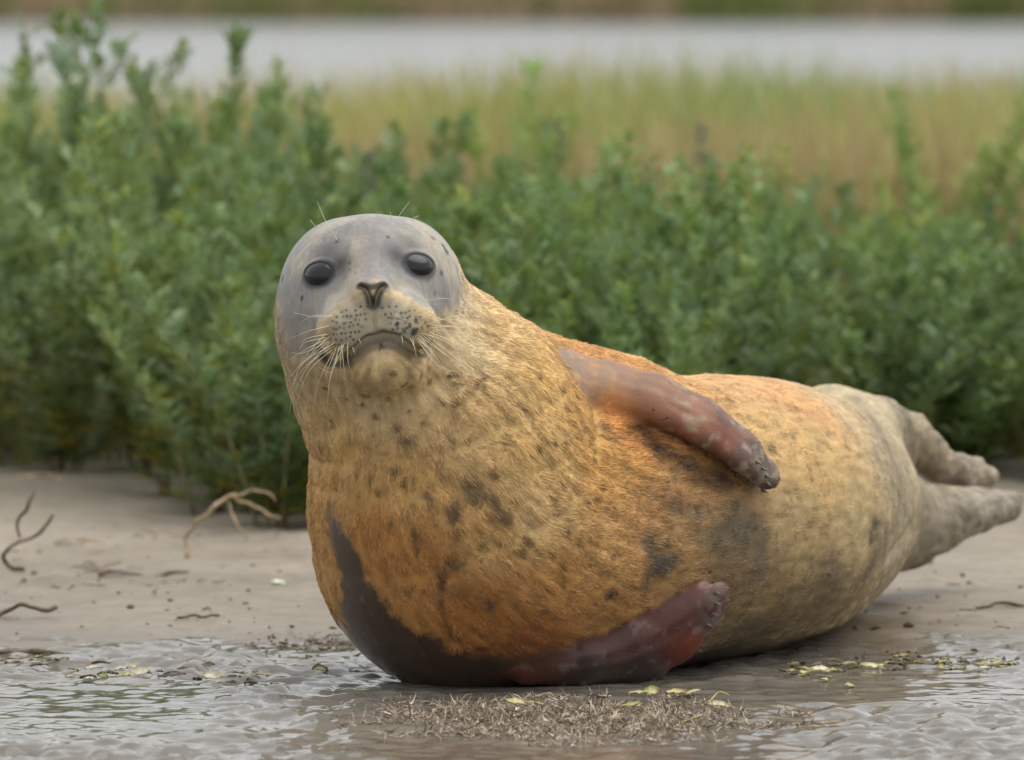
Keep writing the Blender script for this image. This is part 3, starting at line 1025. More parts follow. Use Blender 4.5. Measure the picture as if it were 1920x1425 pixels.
# muzzle: pale cream
mz = sstep(0.062, 0.040, np.sqrt((((P64 - at(703, 612, -0.085)) / np.array([1.0, 1.3, 0.80])) ** 2).sum(1))) * (1 - face) * (0.25 + 0.75 * sstep(at(700, 664, -0.1)[2], at(700, 640, -0.1)[2], P64[:, 2]))
coat = coat * (1 - 0.85 * mz)[:, None] + lin((206, 194, 166)) * (0.85 * mz)[:, None]
# wet belly
wet = sstep(-0.010, 0.014, near(P64, WET_OUT) - near(P64, WET_IN) + 0.020 * N2 + 0.006 * N1 + 0.008 * NF)
wet = np.maximum(wet, sstep(0.030, 0.008, P64[:, 2] + 0.008 * N1 - 0.022 * sstep(0.22, 0.12, P64[:, 0])))
wet *= (P64[:, 1] < 0.75)
wc = lin((72, 52, 38)) * np.clip(1 + 0.25 * N1 + 0.22 * strk + 0.15 * strk2, 0.3, 2)[:, None]
coat = coat * (1 - wet)[:, None] + wc * wet[:, None]

def blob(px, py, rx, ry, c, amt, rot=0.0, soft=0.4):
    global coat
    s = hit(px, py)
    if s is None:
        return
    k = (10 + s[1]) / F_PX
    idx = np.where(((P64 - s) ** 2).sum(1) < (max(rx, ry) * k * 2.6) ** 2)[0]
    if not len(idx):
        return
    q = P64[idx] - s
    g = nrm(grad(s[None].astype(np.float32), seal_sdf))[0]
    ux = nrm(np.array([1.0, 0, 0]) - g * g[0]); uy = np.cross(g, ux)
    a = q @ ux; b = q @ uy; n = q @ g
    ca, sa = math.cos(rot), math.sin(rot)
    r = np.sqrt(((a * ca - b * sa) / (rx * k)) ** 2 + ((a * sa + b * ca) / (ry * k)) ** 2 + (n / (max(rx, ry) * 2 * k)) ** 2)
    w = sstep(1 + soft, 1 - soft, r + 0.45 * N2[idx]) * min(amt * 1.3, 0.95)
    coat[idx] = coat[idx] * (1 - w)[:, None] + lin(c) * w[:, None]

DK = (92, 74, 52)
for a in [(888,922,22,34,DK,.65,-.4),(850,958,16,26,DK,.65),(946,968,20,14,DK,.55,.6),(925,945,12,22,DK,.6,-.5),(742,884,13,11,DK,.6),(800,930,12,8,DK,.5),(776,1000,10,20,DK,.45),
          (853,1058,24,12,DK,.6,.5),(824,1088,8,20,DK,.6),(860,1110,26,18,(120,84,44),.5),(918,1136,10,12,(70,62,56),.6),(1143,1116,14,9,(70,60,52),.75,-.6),(905,1216,18,8,(96,60,34),.7),
          (975,1042,8,8,DK,.5),(905,1025,9,9,DK,.5),(1020,1148,11,7,DK,.4),(840,760,30,7,DK,.3,.6),(760,826,22,8,(90,78,66),.6),(720,852,16,6,DK,.35),
          (1380,985,62,42,(104,96,80),.6,0,.6),(1330,1010,40,30,(112,100,80),.5,0,.7),(1240,1058,40,22,(84,80,76),.65,0,.6),(1425,1040,24,60,(112,100,80),.55,0,.6),(1215,1020,18,34,(96,90,80),.5,0,.6),
          (1300,960,50,18,(130,112,86),.5,0,.6),(1270,935,60,24,(146,104,70),.4,.0,.6),(1640,985,16,14,(82,78,72),.7),(1632,1010,10,18,(92,84,72),.6),(1660,1020,16,50,(128,116,92),.5,0,.6),
          (1480,1120,10,16,(104,92,70),.5),(1210,1090,14,40,(112,92,62),.45),(1720,820,20,30,(150,136,108),.5),(1130,800,14,8,(150,104,70),.6,.4),(1155,815,12,10,(150,104,80),.5),
          (1440,705,60,14,(190,140,110),.4,0,.7),(1265,1150,10,12,(110,84,50),.5),(880,660,50,40,(232,210,164),.4,0,.7)]:
    blob(*a)
# scattered small flecks over neck and chest
rs = np.random.default_rng(21)
for _ in range(420):
    px, py = rs.uniform(600, 1560), rs.uniform(700, 1230)
    s = hit(px, py, 12.5)
    if s is None:
        continue
    k = rs.uniform(3, 9)
    blob(px, py, k, k * rs.uniform(.5, 1.3), (118, 86, 50) if px < 1180 else (120, 104, 78), rs.uniform(.35, .7), rs.uniform(-1, 1), .2)

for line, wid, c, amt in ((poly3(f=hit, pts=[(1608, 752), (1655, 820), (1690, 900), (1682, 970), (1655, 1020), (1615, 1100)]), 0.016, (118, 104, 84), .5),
                          (poly3(f=hit, pts=[(1640, 985), (1640, 1040), (1600, 1110), (1560, 1160)]), 0.022, (100, 86, 66), .55),
                          (poly3([(1192, 800), (1240, 848), (1300, 884), (1360, 905)]), 0.016, (62, 42, 32), .8),  # dark skin under the upper flipper, with its shadow painted into the coat
                          (poly3(f=hit, pts=[(905, 700), (880, 740), (850, 765)]), 0.006, (136, 100, 58), .6),
                          (poly3(f=hit, pts=[(838, 1060), (826, 1100), (830, 1150), (842, 1195)]), 0.004, (84, 58, 34), .7)):
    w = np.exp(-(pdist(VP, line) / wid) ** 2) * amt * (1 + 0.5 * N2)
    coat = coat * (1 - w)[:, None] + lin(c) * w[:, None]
hm = sstep(1.12, 1.25, P64[:, 1])
coat *= np.clip(1 + hm * (0.40 * N2 + 0.30 * N1), 0.4, 1.8)[:, None]
rear = sstep(0.45, 0.75, P64[:, 1]) * (1 - hm) * sstep(0.30, 0.12, P64[:, 2])
mot = sstep(-0.05, 0.35, N3 + 0.5 * N1) * rear * 0.45
coat = coat * (1 - mot)[:, None] + lin((112, 98, 76)) * mot[:, None]
# flippers: bare wet leather
cd = core_sdf(VP)
def fl_mask(f, lo, hi):
    return sstep(hi, lo, f(VP) - cd) * sstep(0.0, 0.006, cd + 0.004 + 0.004 * N2)
def along(pts):
    a = np.array([q[:3] for q in pts]); d = a[-1] - a[0]
    return ((P64 - a[0]) @ d) / (d @ d)
fu = sstep(0.010, 0.000, fore_upper(VP) + 0.006 * N2 + 0.004 * N1) * sstep(0.02, 0.16, along(FLIP_U) + 0.10 * N1 + 0.06 * N2)
fl = sstep(0.010, 0.002, fore_lower(VP) + 0.003 * N2)
tu = along(FLIP_U)
cu = idw(P64, place([(1075,690,172,146,128),(1130,705,174,140,112),(1160,760,190,122,62),(1200,720,170,130,100),(1240,770,172,118,80),(1290,790,178,118,80),(1330,850,124,88,70),(1360,830,166,98,66),(1300,845,140,118,100),(1380,870,108,76,64),(1400,860,150,116,98),(1425,900,122,98,80),(1260,810,146,90,66)]), 0.010)
cu *= np.array([0.78, 0.69, 0.58]) * (1 + 0.2 * N1 + 0.12 * N2)[:, None]
mud = sstep(0.05, 0.30, N2 * 0.7 + N1 * 0.6) * sstep(0.40, 0.75, tu) * 0.8
dk = sstep(0.05, 0.30, fbm(P64 * 60 + 77, 3)) * sstep(0.45, 0.8, tu) * 0.6
cu = cu * (1 - dk)[:, None] + lin((92, 66, 60)) * dk[:, None]
cu = cu * (1 - mud)[:, None] + lin((150, 146, 128)) * mud[:, None]
coat = coat * (1 - fu)[:, None] + cu * fu[:, None]
tl = along(FLIP_L)
cl = idw(P64, place([(950,1245,120,70,46),(1050,1225,112,62,48),(1120,1190,116,70,60),(1200,1150,124,72,64),(1270,1115,140,88,78),(1325,1095,176,104,86),(1335,1130,120,66,56),(1200,1200,108,58,40),(1290,1170,116,56,40),(1300,1200,160,78,42),(1100,1260,56,38,34),(1200,1255,56,40,36),(1260,1260,60,46,42),(1320,1170,90,50,42)]), 0.010)
cl *= np.array([0.52, 0.44, 0.40]) * (1 + 0.25 * N1 + 0.15 * N2)[:, None]
mud2 = sstep(0.35, 0.6, N2 + 0.3 * N1) * 0.25 + sstep(0.93, 1.06, tl) * 0.6 * sstep(-.2, .2, N2)
cl = cl * (1 - mud2)[:, None] + lin((150, 140, 128)) * mud2[:, None]
coat = coat * (1 - fl)[:, None] + cl * fl[:, None]
flip = np.maximum(fu, fl)

# lips, nostrils, eye rims, whisker dots
def ink(line, wid, c, amt, p=2):
    global coat
    w = np.exp(-(pdist(VP, line) / wid) ** p) * amt
    coat = coat * (1 - w)[:, None] + lin(c) * w[:, None]
ink(MOUTH, 0.0072, (30, 26, 25), .97, 4)
ink(poly3(f=hit, pts=[(600, 662), (612, 678), (632, 682), (652, 676)]), 0.0065, (52, 40, 36), .85, 4)
ink(poly3(f=hit, pts=[(770, 658), (788, 665), (804, 660)]), 0.0052, (58, 48, 42), .75, 4)
ink(poly3(f=hit, pts=[(655, 684), (682, 660), (705, 648), (722, 645), (745, 652), (768, 668)]), 0.0055, (112, 98, 82), .7, 4)
ink(PHILT, 0.0017, (62, 54, 48), .85)
ink(NOST[0], 0.0052, (30, 30, 34), .97, 4)
ink(NOST[1], 0.0055, (30, 30, 34), .97, 4)
ink(poly3(f=hit, pts=[(676, 534), (698, 538), (721, 533)]), 0.0042, (52, 51, 54), .9, 4)
ink(poly3(f=hit, pts=[(699, 560), (700, 577)]), 0.0040, (48, 48, 52), .85, 4)
ink(poly3(f=hit, pts=[(712, 636), (714, 648), (712, 656)]), 0.0014, (60, 52, 46), .8)
ink(poly3(f=hit, pts=[(714, 646), (720, 654)]), 0.0012, (60, 52, 46), .7)
ink(poly3(f=hit, pts=[(722, 700), (722, 716)]), 0.005, (128, 100, 66), .5)
for c, n, (px, py), sg in zip(EYEC, EYEN, EYES, (-1, 1)):
    q = (P64 - c)
    h = q @ n
    q = q * np.array([1, 1, 1 / EYE_FLAT])
    r = np.sqrt(np.maximum((q * q).sum(1) - h * h, 0))
    rim = sstep(0.0275, 0.0218, r + 0.0015 * N2) * (h > 0.0) * 0.80
    coat = coat * (1 - rim)[:, None] + lin((44, 43, 46)) * rim[:, None]
    edge = sstep(0.0216, 0.0196, r) * (h > 0.0)
    coat = coat * (1 - edge)[:, None] + lin((26, 25, 27)) * edge[:, None]
    lower = np.exp(-((r - 0.0246) / 0.0012) ** 2) * (q[:, 2] < -0.004) * (h > 0.0) * 0.6
    coat = coat * (1 - lower)[:, None] + lin((128, 124, 128)) * lower[:, None]
    upper = np.exp(-((r - 0.0205) / 0.0022) ** 2) * (q[:, 2] > 0.020 * n[2]) * (h > 0) * 0.9
    coat = coat * (1 - upper)[:, None] + lin((22, 21, 23)) * upper[:, None]
    # darker patches towards the inner corner and brow
    s = hit(px - sg * 37, py - 12)
    w = np.exp(-((P64 - s) ** 2).sum(1) / (2 * 0.0135 ** 2)) * 0.90
    coat = coat * (1 - w)[:, None] + lin((44, 44, 46)) * w[:, None]
    s = hit(px - sg * 14, py - 36)
    w = np.exp(-((P64 - s) ** 2).sum(1) / (2 * 0.012 ** 2)) * 0.65
    coat = coat * (1 - w)[:, None] + lin((78, 77, 76)) * w[:, None]
for (px, py, k, a) in [(566,559,5,.8),(838,472,8,.75),(832,462,6,.6),(530,522,6,.7),(828,512,5,.5),(815,550,5,.3),(655,493,3,.5),(656,505,3,.4),(632,452,4,.6),(727,444,4,.5),(812,446,5,.4),(536,470,5,.4),(777,622,6,.8),(768,612,4,.6),(745,607,4,.7),(816,628,5,.6),(808,640,5,.5),(780,600,3,.6),(758,620,4,.5)]:
    blob(px, py, k, k * 1.3, (66, 64, 66), a, 0.3)
DOTS = []
for (x0, y0, x1, y1, n) in [(640,585,690,577,5),(632,596,686,588,7),(625,607,684,599,8),(620,617,680,610,8),(616,627,674,622,8),(613,637,664,634,7),(611,647,646,646,5),(716,578,745,574,3),(724,587,778,584,7),(727,597,788,594,8),(731,607,796,604,8),(736,617,800,613,8),(742,627,802,622,7)]:
    for f in np.linspace(0, 1, n):
        DOTS.append((x0 + (x1 - x0) * f + rs.normal(0, 1.5), y0 + (y1 - y0) * f + rs.normal(0, 1.5)))
gw = np.zeros(len(P64))
for (px, py) in DOTS:
    s = hit(px, py)
    d2 = ((P64 - s) ** 2).sum(1)
    gw = np.maximum(gw, np.exp(-(d2 / (0.0020 ** 2)) ** 1.5) * rs.uniform(.65, 1.0))
    gw = np.maximum(gw, np.exp(-d2 / (2 * 0.0050 ** 2)) * 0.30)
coat = coat * (1 - gw)[:, None] + lin((70, 74, 70)) * gw[:, None]
lum = coat @ np.array([0.3, 0.59, 0.11])
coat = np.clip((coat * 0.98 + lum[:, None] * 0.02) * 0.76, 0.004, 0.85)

bare = np.maximum(np.maximum(wet, flip), face)
gloss = np.clip(np.maximum(wet * 0.9, flip * 0.30) + face * 0.2, 0, 1)

# tufted relief of the drying coat, strongest on neck and shoulder
fur_on = 1 - bare
tuft = np.exp(-((P64 - at(1000, 780, 0.15)) ** 2).sum(1) / (2 * 0.17 ** 2))
hindm = sstep(1.15, 1.25, P64[:, 1])
VP = (VP + VN * (hindm * (0.0040 * fbm(P64 * 38, 3) + 0.0020 * fbm(P64 * 120, 2)))[:, None]).astype(np.float32)
VP = (VP + VN * (fur_on * ((0.0008 + 0.0016 * tuft) * strk2 + 0.0012 * tuft * strk))[:, None]).astype(np.float32)

t = NT("seal_skin")
tc = t.coords()
a = t.attr("tint"); g = t.attr("gloss")
nz = t.noise(tc.outputs["Object"], 420.0, 3, 0.6)
nz2 = t.noise(tc.outputs["Object"], 60.0, 4, 0.6)
vr = t.ramp(nz2.outputs[0], [(0.3, (0.86, 0.86, 0.86)), (0.7, (1.1, 1.1, 1.1))]).outputs[0]
t.link(t.mix(1.0, a.outputs["Color"], vr, 'MULTIPLY'), t.b.inputs["Base Color"])
rg = t.node("ShaderNodeMapRange"); t.link(g.outputs["Fac"], rg.inputs[0]); rg.inputs[3].default_value = 0.72; rg.inputs[4].default_value = 0.26
t.link(t.math('ADD', rg.outputs[0], t.math('MULTIPLY', t.math('SUBTRACT', nz2.outputs[0], 0.5), 0.25)), t.b.inputs["Roughness"])
t.b.inputs['Specular IOR Level'].default_value = 0.35
t.bump(t.math('ADD', nz.outputs[0], t.math('MULTIPLY', nz2.outputs[0], 0.6)), 0.35, 0.0016)
t.link(t.math('MULTIPLY', g.outputs['Fac'], 0.70), t.b.inputs['Coat Weight']); t.b.inputs['Coat Roughness'].default_value = 0.2
SKIN = t.m
VN = mesh_normals()
me = mesh_np("seal", VP, VF, True)
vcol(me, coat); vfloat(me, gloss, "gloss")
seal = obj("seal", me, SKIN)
tag(seal, "golden-brown harbour seal with grey face lying on its side at the water's edge", "seal")

# ---- eyes
t = NT("eye"); t.set(Base_Color=(0.014, 0.012, 0.013), Roughness=0.16); t.b.inputs["Specular IOR Level"].default_value = 0.34
EYEM = t.m
bm = bmesh.new(); bmesh.ops.create_uvsphere(bm, u_segments=48, v_segments=32, radius=EYE_R)
em = bpy.data.meshes.new("eye"); bm.to_mesh(em); bm.free()
em.polygons.foreach_set("use_smooth", np.ones(len(em.polygons), bool))
for c in EYEC:
    obj("eye", em, EYEM, seal, Vector(c)).scale = (1, 1, EYE_FLAT)

# ---- fur: strands lying along the coat, from head to tail
length = 0.0072 * np.ones(len(P64)) + 0.003 * tuft
length = np.where(P64[:, 1] > 0.75, 0.0052, length)
length = np.where(P64[:, 1] > 1.18, 0.0050, length)
length = length * (1 - 0.72 * mz)
length = length * (1 - 0.45 * sstep(0.13, 0.08, np.sqrt(((P64 - at(705, 640, -0.05)) ** 2).sum(1))))
fringe = np.maximum(sstep(0.86, 1.0, tu) * fu, sstep(0.95, 1.08, tl) * fl) * 0.7
dens = np.clip(fur_on, 0, 1) ** 1.5
dens = np.maximum(dens, 0.35 * wet)
length = np.where(wet > 0.5, 0.0055, length)
dens = np.where(flip > 0.5, fringe, dens)
length = np.where(flip > 0.5, 0.006, length)
dens = np.where((face > 0.5) & (flip < 0.5), 0.9, dens)
length = np.where(face > 0.5, 0.0030 - 0.0008 * face, length)
for c in EYEC:
    dens = dens * sstep(0.022, 0.03, np.sqrt(((P64 - c) ** 2).sum(1)))
dens = dens * (1 - 0.8 * np.clip(np.exp(-(pdist(VP, MOUTH) / 0.004) ** 2) + np.exp(-(pdist(VP, PHILT) / 0.002) ** 2) + sum(np.exp(-(pdist(VP, s) / 0.011) ** 4) for s in NOST), 0, 1))
away = VN @ nrm(CAM - np.array([0.1, 0.3, 0.2]))
dens = dens * np.where(away < -0.35, 0.35, 1.0) * (P64[:, 2] > 0.006)
tri = VP[VF].astype(np.float64)
area = 0.5 * np.linalg.norm(np.cross(tri[:, 1] - tri[:, 0], tri[:, 2] - tri[:, 0]), axis=1)
wgt = area * dens[VF].mean(1)
NS = 420000
pick = np.random.default_rng(5).choice(len(VF), NS, p=wgt / wgt.sum())
b = rng.random((NS, 2)); flipb = b.sum(1) > 1; b[flipb] = 1 - b[flipb]
bw = np.stack([1 - b.sum(1), b[:, 0], b[:, 1]], 1)
fv = VF[pick]
root = (tri[pick] * bw[:, :, None]).sum(1)
nv = nrm((VN[fv] * bw[:, :, None]).sum(1))
fcol = (coat[fv] * bw[:, :, None]).sum(1)
flen = (length[fv] * bw).sum(1) * rng.uniform(0.6, 1.25, NS)
ftuft = (tuft[fv] * bw).sum(1)
fd = flow(root, nv)
wob = np.stack([fbm(root * 75 + 31 * k, 2) for k in range(3)], 1)
wob2 = np.stack([vnoise(root * 26 + 71 * k) for k in range(3)], 1)
fd = nrm(fd + 0.26 * wob * (0.6 + 1.1 * ftuft)[:, None] + 0.24 * wob2 + rng.normal(0, 0.09, (NS, 3)))
fd = fd - nv * (fd * nv).sum(1, keepdims=True)
fface = (face[fv] * bw).sum(1)
fwet = (wet[fv] * bw).sum(1)
lift = (0.085 + 0.13 * ftuft - 0.02 * fface) * rng.uniform(0.5, 1.4, NS) * (1 - 0.85 * fwet)
NPT = 4
pts = np.empty((NS, NPT, 3), np.float32)
for k in range(NPT):
    s = k / (NPT - 1)
    pts[:, k] = root - nv * 0.0006 + fd * (flen * s)[:, None] + nv * (flen * lift * (s - 0.45 * s * s) * 1.6)[:, None]
    pts[:, k] += wob * (flen * 0.25 * s * s)[:, None]
hc = bpy.data.hair_curves.new("fur")
hc.add_curves([NPT] * NS)
hc.attributes["position"].data.foreach_set("vector", pts.ravel())
ra = hc.attributes.get("radius") or hc.attributes.new("radius", 'FLOAT', 'POINT')
ra.data.foreach_set("value", np.tile(np.array([0.00032, 0.00031, 0.00024, 0.00007], np.float32), NS))
var = rng.uniform(0.72, 1.25, NS) * (1 - fface * 0.2) + fface * 0.2 * (1 + 0.18 * fbm(root * 130, 2))
pale = (rng.random(NS) < 0.22 * (1 - fface) * (1 - fwet))[:, None]
flum = (fcol @ np.array([0.3, 0.59, 0.11]))[:, None]
fcol = (fcol * 0.93 + flum * 0.07) * var[:, None] * 1.02
fcol = np.where(pale, fcol * 1.25 + 0.035, fcol)
ca = hc.attributes.new("tint", 'FLOAT_COLOR', 'CURVE')
ca.data.foreach_set("color", np.concatenate([np.clip(fcol, 0.003, 0.9), np.ones((NS, 1))], 1).astype(np.float32).ravel())
t = NT("fur")
a = t.attr("tint")
ci = t.node("ShaderNodeHairInfo")
rr = t.ramp(ci.outputs["Intercept"], [(0.0, (0.98, 0.95, 0.92)), (0.8, (1.2, 1.2, 1.2))]).outputs[0]
t.link(t.mix(1.0, a.outputs["Color"], rr, 'MULTIPLY'), t.b.inputs["Base Color"])
t.set(Roughness=0.6); t.b.inputs["Specular IOR Level"].default_value = 0.25
hc.materials.append(t.m)
fur = bpy.data.objects.new("fur", hc); COL.objects.link(fur); fur.parent = seal
fur["kind"] = "stuff"

# ---- whiskers: one object each
t = NT("whisker"); t.set(Base_Color=lin((232, 222, 190)), Roughness=0.35)
WHISK = t.m
ZX = lambda x, y: (480 + x * 0.30175, 370 + y * 0.30175)
W = []
WL = [
    (470,745, 360,735, 280,775),(455,800,330,830,205,880),(450,850,310,880,272,945),(440,880,300,950,195,1020),(450,900,310,1010,200,1130),(470,930,300,1060,190,1230),(475,945,330,1080,245,1290),
    (480,960,400,1120,352,1310),(500,930,450,1060,425,1100),(520,930,460,1120,440,1335),(530,920,525,1040,524,1175),(570,900,572,1020,602,1115),(600,930,610,960,622,985),(460,920,270,1060,205,1350),
    (490,900,410,960,395,980),(550,910,510,960,505,1010),(640,880,648,900,660,925),(430,850,330,960,230,1100),
    (1060,790,1260,735,1440,740),(1080,640,1150,628,1212,632),(1090,760,1240,760,1400,792),(1090,850,1280,900,1430,965),(1060,860,1240,990,1460,1140),(1040,860,1220,1010,1400,1112),(1030,870,1130,1010,1222,1112),
    (1000,880,1080,990,1142,1070),(975,880,990,960,1012,1030),(1010,870,1060,930,1100,985),(960,880,985,930,1000,960),(1095,820,1250,840,1380,905),(1020,880,1100,1000,1200,1090),(905,860,912,900,912,930),
    (1050,840,1230,930,1330,1040),(1085,800,1230,800,1330,830),
    (510,272,440,160,380,28),(372,182,352,160,335,140),(822,240,880,130,952,28),(968,138,990,122,1016,115),(835,110,834,100,836,92)]
rw = random.Random(3)
for w in [q for q in WL if q[1] > 650 and abs(q[0] - q[4]) + abs(q[1] - q[5]) > 190]:
    if rw.random() < 0.6:
        WL.append((w[0] + rw.uniform(-28, 28), w[1] + rw.uniform(-30, 22), w[2] + rw.uniform(-25, 25), w[3] + rw.uniform(-30, 30), w[4] + rw.uniform(-50, 50), w[5] + rw.uniform(-60, 40)))
for (rx, ry, mx, my, tx, ty) in WL:
    r0 = ZX(rx, ry)
    s = hit(*r0)
    if s is None:
        s = hit(r0[0] + 2, r0[1] + 8)
    if s is None:
        continue
    brow = ry < 300
    tp = at(*ZX(tx, ty), s[1] + (0.01 if brow else 0.030))
    md = at(*ZX(mx, my), s[1] - (0.0 if brow else 0.006))
    # keep clear of the neck behind
    for q in (md, tp):
        dd = float(seal_sdf(q[None].astype(np.float32))[0])
        if dd < 0.010:
            q += (nrm(CAM - q)) * (0.016 - dd)
    path = spline([s - nrm(md - s) * 0.002, md, tp], 12)
    v, q, c = tube(path, np.linspace(0.00036, 0.00012, 12), 5)
    obj("whisker", mesh_np("whisker", v, [q, c], True), WHISK, seal)

# ---- claws on the fore flippers
t = NT("claw"); t.set(Base_Color=lin((100, 92, 82)), Roughness=0.45)
CLAW = t.m
def claws(tips, f, dirpx):
    for (px, py) in tips:
        s = hit(px, py)
        if s is None:
            continue
        k = (10 + s[1]) / F_PX
        d = np.array([dirpx[0], -8.0, -dirpx[1]]) * k
        path = spline([s - d * 0.4, s + d * 0.3 + np.array([0, -0.002, 0]), s + d], 7)
        v, q, c = tube(path, np.linspace(0.0030, 0.0005, 7), 6)
        obj("claw", mesh_np("claw", v, [q, c], True), CLAW, seal)
claws([(1420, 866), (1430, 878), (1437, 892), (1438, 906), (1430, 918)], fore_upper, (9, 5))
claws([(1338, 1092), (1343, 1112), (1343, 1132), (1338, 1152), (1328, 1172)], fore_lower, (9, 2))
# ------------------------------------------------------------------ twigs, leaves, roots, crumbs
def twig_mat(name, c0, c1, rough=0.7):
    t = NT(name)
    tc = t.coords()
    n = t.noise(tc.outputs["Object"], 90.0, 4, 0.7)
    t.link(t.ramp(n.outputs[0], [(0.3, lin(c0)), (0.7, lin(c1))]).outputs[0], t.b.inputs["Base Color"])
    t.set(Roughness=rough)
    t.bump(n.outputs[0], 0.5, 0.002)
    return t.m
PALE = twig_mat("dry_twig", (120, 100, 74), (186, 164, 128))
DARKT = twig_mat("dark_twig", (62, 50, 38), (116, 96, 72))

def twig(name, paths, mat, label, group=None, Y=None):
    """paths: list of [(px,py,radius mm), ...]; the first path's ends touch the mud"""
    g = ground_hit(*paths[0][0][:2]) if Y is None else None
    Y0 = g[1] if Y is None else Y
    e = None
    for k, pth in enumerate(paths):
        P = []
        for j, (px, py, r) in enumerate(pth):
            q = at(px, py, Y0 + 0.012 * math.sin(j * 1.7 + k))
            P.append((*q, r / 1300.0))
        P = np.array(P)
        zmin = np.maximum(gz(P[:, 0], P[:, 1]), 0) + P[:, 3] * 0.3
        P[:, 2] = np.maximum(P[:, 2], zmin)
        sp = spline(P, 5 * len(P))
        sp[:, :3] += np.stack([vnoise(sp[:, :3] * 60 + 9 * a) for a in range(3)], 1) * 0.0035
        v, q, c = tube(sp[:, :3], np.maximum(sp[:, 3], 0.0006) * (1 + 0.15 * vnoise(sp[:, :3] * 90)), 7)
        me = mesh_np(name, v, [q, c], True)
        if e is None:
            if len(paths) == 1:
                e = obj(name, me, mat)
            else:
                e = bpy.data.objects.new(name, None); COL.objects.link(e)
                obj("main_branch", me, mat, e)
            tag(e, label, "twig", group)
        else:
            obj("side_branch", me, mat, e)
    return e

twig("driftwood_twig", [[(352,1046,4.2),(347,1012,3.8),(368,980,3.6),(400,955,3.8),(424,935,3.6),(468,921,2.4),(492,925,2.2),(515,942,1.6)],
                        [(436,931,2.6),(476,947,3.0),(523,976,2.0)], [(426,941,2.2),(440,975,2.6),(464,1012,1.6)]], PALE, "arched pale twig with three prongs standing on the mud left of the seal")
twig("driftwood_twig", [[(41,1075,4.6),(14,1060,4.0),(9,1038,3.6),(24,1022,3.4),(48,1015,3.0),(75,999,3.0),(99,968,2.2)],
                        [(40,1008,2.0),(36,983,2.6),(52,947,3.6),(63,919,3.0)]], DARKT, "hooked dark twig with one pale upright prong at the left edge")
twig("driftwood_twig", [[(-15,1160,4.0),(12,1148,3.8),(32,1137,3.4),(67,1143,3.6),(107,1143,4.4)]], DARKT, "knobbly brown stick lying on the mud at the left edge")
TW = [([(107,1030,3.0),(126,1046,3.6),(155,1057,2.0)], DARKT, "short dark bark strip beside the hooked twig"),
      ([(152,1027,2.8),(172,1022,2.4),(196,1020,2.0)], PALE, "short pale twig above the dark bark strip"),
      ([(80,1066,2.6),(112,1078,2.4),(174,1079,2.0)], DARKT, "thin root running right from the hooked twig"),
      ([(176,1070,2.2),(200,1060,2.0),(226,1055,1.6)], PALE, "thin pale stalk rising above the long dark root"),
      ([(186,1076,3.6),(220,1080,2.4),(280,1081,2.0),(318,1086,3.4),(350,1090,1.6)], DARKT, "long dark root lying on the mud below the arched twig"),
      ([(112,1101,1.8),(150,1098,2.2),(222,1104,1.6)], PALE, "thin straw lying between long dark root and knobbly stick"),
      ([(336,1158,2.0),(366,1155,2.4),(410,1153,2.2)], DARKT, "thin dark twig lying alone in mid mud, left of the seal's chest"),
      ([(270,1018,2.0),(312,1025,2.4),(328,1040,2.8),(342,1047,2.2)], PALE, "pale bent stalk just left of the arched twig's foot"),
      ([(28,895,2.6),(84,925,3.0),(122,950,2.2)], PALE, "blurred pale stick leaning below the left plants"),
      ([(-10,1226,5.0),(40,1236,5.4),(90,1240,4.6),(150,1252,3.0)], DARKT, "peeling brown stick lying along the water's edge at the left"),
      ([(68,1036,2.4),(76,1052,2.8),(70,1068,2.4)], DARKT, "stubby dark twig standing just right of the hooked twig"),
      ([(1598,1180,2.4),(1622,1186,2.6),(1648,1187,1.2)], DARKT, "small dark twig on the mud right of the seal"),
      ([(1830,1140,2.0),(1880,1138,2.6),(1930,1140,2.2)], DARKT, "dark stick half sunk in the mud at the right edge"),
      ([(1744,1056,2.8),(1750,1040,2.4),(1752,1030,2.0)], DARKT, "short dark stub standing under the hind flippers"),
      ([(503,1236,1.0),(501,1225,0.9),(502,1214,0.5)], DARKT, "tiny dark stalk standing at the left waterline"),
      ([(1458,1271,2.0),(1490,1268,2.2),(1520,1262,2.0),(1539,1257,1.4)], None, "long yellow stem in the wrack right of the seal"),
      ([(1196,1358,1.8),(1255,1354,2.0),(1312,1344,1.2)], None, "long straw stalk lying across the root mat"),
      ([(1322,1318,1.0),(1350,1300,1.2),(1368,1302,0.8)], None, "thin kinked yellow stem over dark water right of the root mat")]
YEL = twig_mat("yellow_stem", (170, 160, 90), (206, 194, 122), 0.5)
for pth, mt, lb in TW:
    twig("twig" if mt else "straw", [pth], mt or YEL, lb)

rr_ = random.Random(12)
for k in range(16):
    px, py = rr_.uniform(5, 330), rr_.uniform(1000, 1110)
    L = rr_.uniform(18, 60); a = rr_.uniform(-.35, .35)
    twig("straw", [[(px, py, rr_.uniform(.8, 1.7)), (px + L * .5, py + rr_.uniform(-6, 6), rr_.uniform(.8, 1.6)), (px + L, py + L * a * .5, .6)]], rr_.choice([PALE, DARKT, DARKT]), "thin straw or root fibre lying on the mud between the left twigs", "straws on the left mud")
for k in range(8):
    px, py = rr_.uniform(330, 580) if k < 5 else rr_.uniform(1620, 1880), rr_.uniform(1090, 1200)
    L = rr_.uniform(14, 44)
    twig("straw", [[(px, py, rr_.uniform(.7, 1.4)), (px + L * .5, py + rr_.uniform(-4, 4), 1.1), (px + L, py + rr_.uniform(-4, 4), .5)]], DARKT, "thin straw on the bare mud " + ("between left twigs and seal" if px < 900 else "right of the seal"), "straws on the " + ("middle" if px < 900 else "right") + " mud")

